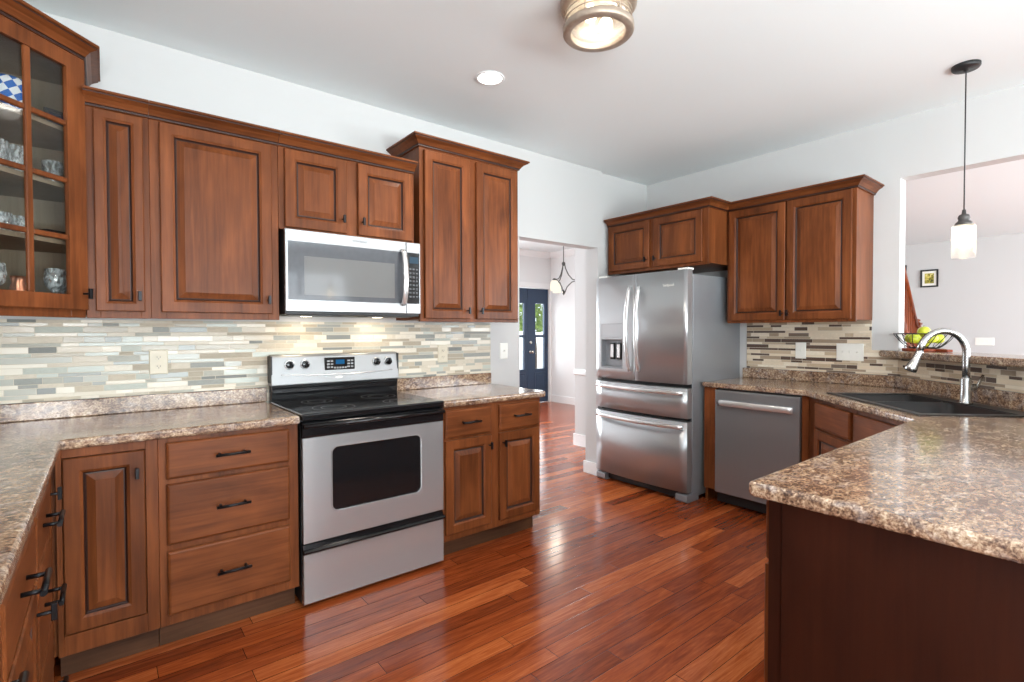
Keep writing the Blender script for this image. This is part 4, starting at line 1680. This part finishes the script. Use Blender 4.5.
fx = (2.805, -2.499)
fa = thing('faucet', 'brushed nickel pull-down gooseneck faucet behind the corner sink', 'faucet', (fx[0], fx[1], 0.9203), -3 * math.pi / 4)
# local -y points to the sink front
MB().lathe([(0.030, 0), (0.030, 0.006), (0.026, 0.010), (0.024, 0.012), (0.024, 0.055), (0.0225, 0.06), (0.0225, 0.13), (0.020, 0.136), (0.001, 0.137)], (0, 0, 0), 24).build('base', 'chrome', fa)
b = MB()
pts = [(0, 0, 0.12), (0, 0, 0.20), (0, 0, 0.262)]
for k in range(1, 15):
    q = math.pi * k / 16
    pts.append((0, -0.112 * (1 - math.cos(q)), 0.262 + 0.118 * math.sin(q)))
pts.append((0, -0.226, 0.272))
b.tube(pts, 0.0165, 14)
b.build('gooseneck', 'chrome', fa)
b = MB()
d0 = Vector((0, -0.2225, 0.276))
dv = Vector((0, -0.42, -0.91)).normalized()
q = [d0, d0 + dv * 0.01, d0 + dv * 0.035, d0 + dv * 0.06, d0 + dv * 0.10, d0 + dv * 0.115, d0 + dv * 0.118]
b.tube(q, [0.0172, 0.018, 0.018, 0.021, 0.028, 0.028, 0.024], 16)
b.build('spray_head', 'chrome', fa)
MB().box(-0.006, 0.006, -0.262, -0.252, 0.205, 0.232).build('spray_button', 'dark_grey', fa, bevel=0.002)
b = MB()
b.tube([(-0.005, 0.0, 0.085), (0.0, 0.045, 0.085)], 0.0185, 14)
b.tube([(0.0, 0.045, 0.085), (0, 0.055, 0.092), (0.0, 0.082, 0.150)], [0.012, 0.008, 0.0062], 10)
b.build('lever', 'chrome', fa, weld=False)

# ------------------------------------------------------------------ bowl of apples etc on the ledge


def bl_pt(s, c=5.645):
    """a point on the ledge: c = x - y, s = x + y"""
    return ((s + c) / 2, (s - c) / 2)


bx_, by_ = bl_pt(1.30)
o = thing('serving_board', 'reddish wooden board with a handle lying on the bar ledge under the fruit bowl', 'board', (bx_, by_, 1.1685), -3 * math.pi / 4)
b = MB()
pl = [(0.135 * math.cos(a), 0.105 * math.sin(a)) for a in [6.28318 * k / 28 for k in range(28)]]
b.prism(pl, 0, 0.016)
b.build('board', 'board', o, bevel=0.003)
MB().box(0.128, 0.235, -0.016, 0.016, 0.001, 0.017).build('handle', 'board', o, bevel=0.004)
zb = 1.1685 + 0.0165
fbwl = thing('fruit_bowl', 'black wire fruit bowl holding green apples on the bar ledge', 'bowl', (bx_, by_, zb))
b = MB()
RB_, HB_ = 0.160, 0.096


def ring(r, z, n=40):
    return [(r * math.cos(6.28318 * k / n), r * math.sin(6.28318 * k / n), z) for k in range(n)]


def rad(z):
    return 0.062 + (RB_ - 0.062) * (z / HB_) ** 0.6


b.tube(ring(RB_, HB_), 0.0035, 6, closed=True)
b.tube(ring(rad(0.004), 0.004), 0.003, 6, closed=True)
b.build('rim', 'black_metal', fbwl, weld=False)
b = MB()
for k in range(16):
    a = 6.28318 * k / 16
    pts = []
    for j in range(9):
        z = 0.004 + (HB_ - 0.004) * (j / 8) ** 1.4
        r = rad(z)
        pts.append((r * math.cos(a + 0.25 * j / 8), r * math.sin(a + 0.25 * j / 8), z))
    b.tube(pts, 0.0024, 5)
for j in range(3):
    a = 3.14159 * j / 3
    b.tube([(rad(0.004) * math.cos(a), rad(0.004) * math.sin(a), 0.004), (-rad(0.004) * math.cos(a), -rad(0.004) * math.sin(a), 0.004)], 0.0018, 5)
b.build('wires', 'black_metal', fbwl, weld=False)
t = NT('green_apple_skin')
n1 = t.noise(t.coord(), 14, 3)
M['apple'] = t.pbr(t.ramp(n1, [(0.3, srgb(158, 176, 30)), (0.7, srgb(208, 208, 66))]), 0.3, 0.0)
M['stem'] = simple('apple_stem', srgb(90, 68, 40), 0.7)
ap_spots = []
for k, where in enumerate(('at the side of the wire bowl nearest the column', 'at the far back of the wire bowl, towards the far room', 'at the right-hand back of the wire bowl',
                           'at the near right of the wire bowl, above the board handle', 'at the near left of the wire bowl, facing the kitchen')):
    a = math.radians(80 - 72 * k)
    ap_spots.append(((0.072 * math.cos(a), 0.072 * math.sin(a)), 0.066, where))
ap_spots.append(((0.0, 0.0), 0.0395, 'at the bottom middle of the wire bowl, under the heap'))
ap_spots.append(((0.0, 0.0), 0.111, 'on top of the heap in the wire bowl'))
proto = None
for i, ((ax, ay), az, where) in enumerate(ap_spots):
    r = 0.036
    loc = (bx_ + ax, by_ + ay, zb + az)
    if proto is None:
        e = thing('apple', 'green apple ' + where, 'apple', loc, 0, 'green apples in the wire bowl')
        prof = []
        for k in range(15):
            a = math.pi * k / 14
            rr_ = r * (math.sin(a) * (1 + 0.06 * math.cos(a)) + 0.0)
            zz_ = -r * 0.93 * math.cos(a) - (0.008 * math.exp(-((math.pi - a) / 0.35) ** 2)) + 0.006 * math.exp(-(a / 0.3) ** 2)
            prof.append((max(rr_, 1e-4), zz_))
        MB().lathe(prof, (0, 0, 0), 22).build('flesh', 'apple', e)
        MB().tube([(0, 0, r * 0.78), (0.002, 0, r * 0.95), (0.005, 0, r * 1.12)], 0.0016, 6).build('stem', 'stem', e)
        proto = e
    else:
        e = proto.copy()
        COL.objects.link(e)
        e.location = loc
        e['label'] = 'green apple ' + where
        e.rotation_euler = (random.uniform(-0.4, 0.4), random.uniform(-0.4, 0.4), random.uniform(0, 6))
        for ch in list(proto.children):
            c = ch.copy()
            COL.objects.link(c)
            c.parent = e
gx_, gy_ = bl_pt(1.66, 5.66)
o = MB().lathe([(0.030, 0), (0.034, 0.003), (0.036, 0.10), (0.034, 0.10), (0.031, 0.008), (0.001, 0.007)], (0, 0, 0), 22).build('tumbler', 'drink_glass')
o.location = (gx_, gy_, 1.1685)
tag(o, 'clear glass on the bar ledge between the wall end and the fruit bowl', 'glass')

# ------------------------------------------------------------------ outlets and switches


def plate(label, loc, rotz, kind, wd=0.072, hd=0.116, cat='outlet', group=None, pm='white_plate'):
    t = thing('wall_outlet' if kind == 'outlet' else 'light_switch', label, cat, loc, rotz, group)
    b = MB()
    b.rects(-wd / 2, wd / 2, -hd / 2, hd / 2, [(0, -0.0003), (0, -0.003), (0.004, -0.006)], [0], True, True)
    b.build('cover_plate', pm, t)
    if kind == 'outlet':
        for s in (-1, 1):
            b = MB()
            lp = []
            for yo in (-0.0058, -0.0085):
                lp.append([(max(-0.0135, min(0.0135, 0.0175 * math.cos(6.28318 * k / 20))), yo, s * 0.0225 + 0.0145 * math.sin(6.28318 * k / 20)) for k in range(20)])
            b.loops(lp, [0], True, True)
            r = b.build('receptacle', pm, t)
            b = MB()
            z = s * 0.0225
            b.box(-0.0075, -0.0055, -0.0092, -0.0086, z - 0.002, z + 0.006).box(0.0055, 0.0075, -0.0092, -0.0086, z - 0.002, z + 0.006)
            b.box(-0.002, 0.002, -0.0092, -0.0086, z - 0.009, z - 0.005)
            b.build('slots', 'slot', r, weld=False)
    else:
        n = kind
        for k in range(n):
            x = (k - (n - 1) / 2) * 0.046
            b = MB()
            b.box(x - 0.005, x + 0.005, -0.0072, -0.0058, -0.012, 0.012)
            b.extr_x([(-0.0072, -0.004), (-0.018, 0.006), (-0.017, 0.010), (-0.0072, 0.005)], x - 0.0035, x + 0.0035)
            b.build('toggle', 'white_plate', t, weld=False)
    return t


plate('white outlet on the grey-green mosaic left of the range', (-0.50, -0.008, 1.155), 0, 'outlet', 0.078, 0.122, pm='cream_plate')
plate('white outlet on the grey-green mosaic right of the range', (1.138, -0.008, 1.148), 0, 'outlet', 0.078, 0.122, pm='cream_plate')
plate('white single switch on the bare wall right of the mosaic, above the counter end', (1.683, 0.0, 1.152), 0, 1, 0.074, 0.122, 'switch')
plate('white single switch plate on the beige mosaic, the left one of two', (XR - 0.008, -1.412, 1.150), RB, 1, 0.076, 0.124, 'switch')
plate('white three-gang switch plate on the beige mosaic near the wall end', (XR - 0.008, -1.744, 1.147), RB, 3, 0.172, 0.124, 'switch')
plate('white three-gang switch plate on the far wall of the living room', (XFAR, -1.49, 1.125), RB, 3, 0.22, 0.118, 'switch')

# ------------------------------------------------------------------ lamps
# flush mount on the kitchen ceiling
fm = thing('ceiling_lamp', 'round bronze flush-mount ceiling lamp with caged glass drum', 'ceiling lamp', (0.985, -1.585, ZC))
MB().lathe([(0.160, 0), (0.164, -0.006), (0.164, -0.030), (0.156, -0.038), (0.148, -0.040), (0.001, -0.040)], (0, 0, 0), 48).build('canopy', 'bronze', fm)
MB().lathe([(0.135, -0.041), (0.135, -0.118), (0.131, -0.118), (0.131, -0.041)], (0, 0, 0), 48, cap0=False, cap1=False).build('glass_drum', 'shade_glass', fm)
b = MB()
for z in (-0.062, -0.086):
    b.tube([(0.142 * math.cos(6.28318 * k / 48), 0.142 * math.sin(6.28318 * k / 48), z) for k in range(48)], 0.003, 6, closed=True)
for k in range(6):
    a = 6.28318 * k / 6 + 0.35
    b.tube([(0.142 * math.cos(a), 0.142 * math.sin(a), -0.038), (0.142 * math.cos(a), 0.142 * math.sin(a), -0.112)], 0.003, 6)
b.build('cage', 'bronze', fm, weld=False)
MB().lathe([(0.118, -0.112), (0.148, -0.110), (0.1525, -0.114), (0.1525, -0.136), (0.148, -0.141), (0.120, -0.143), (0.116, -0.140), (0.116, -0.116)], (0, 0, 0), 48, cap0=False, cap1=False).build('lower_ring', 'bronze', fm)
MB().lathe([(0.1155, -0.130), (0.09, -0.135), (0.05, -0.138), (0.001, -0.139)], (0, 0, 0), 40, cap0=False).build('diffuser', 'shade_glass', fm)
for s in (-1, 1):
    bm_ = MB()
    bm_.ball((s * 0.05, 0, -0.082), 0.028)
    bm_.tube([(s * 0.05, 0, -0.041), (s * 0.05, 0, -0.062)], 0.014, 12)
    bm_.build('bulb', 'bulb', fm, weld=False)
    point('ceiling_lamp_glow', (0.985 + s * 0.05, -1.585, ZC - 0.082), 17, WARM, 0.028)
spot('ceiling_lamp_down', (0.985, -1.585, ZC - 0.15), 34, WARM, 165, 0.10)


def downlight(x, y, label, power=22):
    t = thing('recessed_light', label, 'ceiling light', (x, y, ZC), 0, 'recessed ceiling lights')
    MB().lathe([(0.080, 0), (0.082, -0.003), (0.078, -0.006), (0.068, -0.005), (0.067, -0.001)], (0, 0, 0), 36, cap0=False, cap1=False).build('trim_ring', 'trim', t)
    MB().lathe([(0.067, -0.0005), (0.067, -0.0025), (0.05, -0.0035), (0.001, -0.004)], (0, 0, 0), 32).build('lens', 'led', t)
    spot('recessed_light_beam', (x, y, ZC - 0.012), power, (1.0, 0.95, 0.88), 150, 0.07)
    return t


downlight(1.014, -0.75, 'glowing round recessed ceiling light above the range side of the kitchen')
downlight(-0.35, -2.2, 'round recessed ceiling light above the left counter, added out of view')  # unseen lamp added to light the room, like the one in view


def pendant(x, y, label):
    t = thing('pendant_lamp', label, 'pendant lamp', (x, y, ZC), 0, 'glass pendant lamps')
    MB().lathe([(0.062, 0), (0.062, -0.014), (0.056, -0.022), (0.012, -0.024), (0.010, -0.032), (0.001, -0.033)], (0, 0, 0), 32).build('canopy', 'black_matt', t)
    MB().tube([(0, 0, -0.03), (0, 0, -0.79)], 0.0032, 8).build('cord', 'black_matt', t)
    MB().lathe([(0.001, -0.775), (0.008, -0.778), (0.010, -0.800), (0.022, -0.806), (0.027, -0.822), (0.022, -0.834), (0.036, -0.848), (0.040, -0.860), (0.001, -0.861)], (0, 0, 0), 24).build('socket_cap', 'iron', t)
    MB().lathe([(0.050, -0.862), (0.0525, -0.866), (0.0525, -1.038), (0.0495, -1.040), (0.0495, -0.868), (0.001, -0.866)], (0, 0, 0), 32, cap0=False).build('glass_shade', 'shade_glass', t)
    b = MB()
    b.lathe([(0.012, -0.868), (0.013, -0.890), (0.018, -0.905), (0.028, -0.935), (0.029, -0.955), (0.021, -0.977), (0.001, -0.985)], (0, 0, 0), 20)
    b.build('bulb', 'bulb', t)
    point('pendant_glow', (x, y, ZC - 0.945), 2.5, WARM, 0.03)
    return t


pendant(2.952, -2.455, 'black-corded glass cylinder pendant hanging over the sink corner')
pendant(1.60, -4.39, 'glass pendant hanging behind the viewer, mirrored in the microwave door')

# chandelier in the hall
ch = thing('chandelier', 'bronze scroll-arm chandelier with frosted shades in the hall beyond the opening', 'chandelier', (4.57, 2.30, 1.86))
b = MB()
b.tube([(0, 0, 0.44), (0, 0, 0.875)], 0.006, 8)
b.lathe([(0.05, 0.874), (0.05, 0.855), (0.02, 0.84), (0.008, 0.83)], (0, 0, 0), 20)
b.build('stem', 'iron', ch, weld=False)
b = MB()
b.lathe([(0.001, -0.03), (0.012, -0.02), (0.022, 0.0), (0.014, 0.03), (0.008, 0.05), (0.001, 0.055)], (0, 0, 0), 16)
b.lathe([(0.008, 0.40), (0.026, 0.42), (0.026, 0.445), (0.008, 0.46)], (0, 0, 0), 16)
b.build('finial', 'iron', ch, weld=False)
for k, a in enumerate((3.35, 5.45, 1.25)):
    ca, sa = math.cos(a), math.sin(a)
    b = MB()
    b.tube([(ca * r, sa * r, z) for r, z in ((0.012, 0.44), (0.03, 0.36), (0.07, 0.27), (0.13, 0.20), (0.22, 0.185), (0.25, 0.19))], 0.008, 8)
    b.tube([(ca * r, sa * r, z) for r, z in ((0.015, 0.0), (0.05, 0.09), (0.12, 0.16), (0.2, 0.185))], 0.007, 8)
    arm = b.build('arm', 'iron', ch, weld=False)
    b = MB()
    b.lathe([(0.012, 0.20), (0.03, 0.19), (0.03, 0.175), (0.012, 0.17)], (ca * 0.235, sa * 0.235, 0), 14)
    b.build('shade_holder', 'iron', arm)
    MB().lathe([(0.034, 0.170), (0.055, 0.15), (0.064, 0.08), (0.062, 0.02), (0.057, 0.02), (0.058, 0.08), (0.05, 0.145), (0.001, 0.16)], (ca * 0.235, sa * 0.235, 0), 22, cap0=False).build('glass_shade', 'frost', arm)
    point('chandelier_glow', (4.57 + ca * 0.235, 2.30 + sa * 0.235, 1.90), 13, WARM, 0.04)

# ------------------------------------------------------------------ living room beyond
t = NT('yellow_olive_print')
n1 = t.noise(t.coord(), 14, 3, 0.6, 1.5)
M['print'] = t.pbr(t.ramp(n1, [(0.34, srgb(60, 62, 30)), (0.45, srgb(148, 138, 44)), (0.55, srgb(214, 196, 92)), (0.68, srgb(236, 226, 170))]), 0.5)
o = thing('framed_picture', 'small black-framed yellow print with white mat on the far living room wall', 'picture', (XFAR - 0.002, -0.69, 2.01), RB)
w_, h_ = 0.232, 0.285
MB().rects(0, w_, 0, h_, [(0, 0), (0, -0.022), (0.022, -0.022), (0.024, -0.012)], [0], True, False).build('frame', 'black_matt', o)
MB().box(0.0235, w_ - 0.0235, -0.012, -0.009, 0.0235, h_ - 0.0235).build('mat', 'white_plate', o)
MB().box(0.056, w_ - 0.056, -0.0135, -0.0122, 0.06, h_ - 0.06).build('print', 'print', o)
o = thing('framed_picture', 'dark-framed picture half hidden behind the wall end, above the stair rail', 'picture', (XFAR - 0.002, -0.14, 2.07), RB)
MB().rects(0, 0.36, 0, 0.33, [(0, 0), (0, -0.022), (0.03, -0.022), (0.032, -0.012)], [0], True, False).build('frame', 'black_matt', o)
MB().box(0.0315, 0.3285, -0.012, -0.009, 0.0315, 0.2985).build('mat', 'white_plate', o)

ra = thing('stair_railing', 'reddish wooden stair railing rising to the left in the far room', 'railing', (8.45, -0.98, 0))
sl_ = 0.60
dxr, dyr = -1.35, -0.14


def rp(q, z=0.0):
    return (dxr * q, dyr * q, z)


b = MB()
b.box(-0.045, 0.045, -0.045, 0.045, 0, 1.38).box(-0.055, 0.055, -0.055, 0.055, 1.38, 1.41)
b.lathe([(0.045, 1.41), (0.03, 1.425), (0.048, 1.45), (0.001, 1.475)], (0, 0, 0), 16)
b.build('newel_post', 'stairs', ra, weld=False)
L0 = 1.35
rise = 0.86
b = MB()
b.tube([rp(0, 1.32), rp(1, 1.32 + rise)], 0.032, 10, scale=(0.8, 1.1))
b.build('handrail', 'stairs', ra)
b = MB()
b.tube([rp(0.02, 0.52), rp(1, 0.52 + rise)], 0.03, 8, scale=(2.2, 0.7))
b.build('stringer', 'stairs', ra)
for k in range(9):
    q = (k + 0.7) / 9.4
    z0 = 0.55 + rise * q
    z1 = 1.31 + rise * q
    p = rp(q)
    MB().lathe([(0.014, z0), (0.014, z0 + 0.15), (0.020, z0 + 0.19), (0.013, z0 + 0.24), (0.012, z1)], (p[0], p[1], 0), 10).build('baluster', 'stairs', ra)
b = MB()
for k in range(7):
    q0 = k / 7
    b.box(dxr * (q0 + 1 / 7), dxr * q0, 0.06, 1.0, 0.0 if k == 0 else 0.17 * k, 0.17 * (k + 1))
b.box(dxr, 0, 0.06, 0.08, 0, 0.17)
st_o = b.build('stair_steps', 'stairs', weld=False)
st_o.location = (8.45, -0.98, 0)
tag(st_o, 'wooden stair flight beside the railing in the far room', 'stairs')
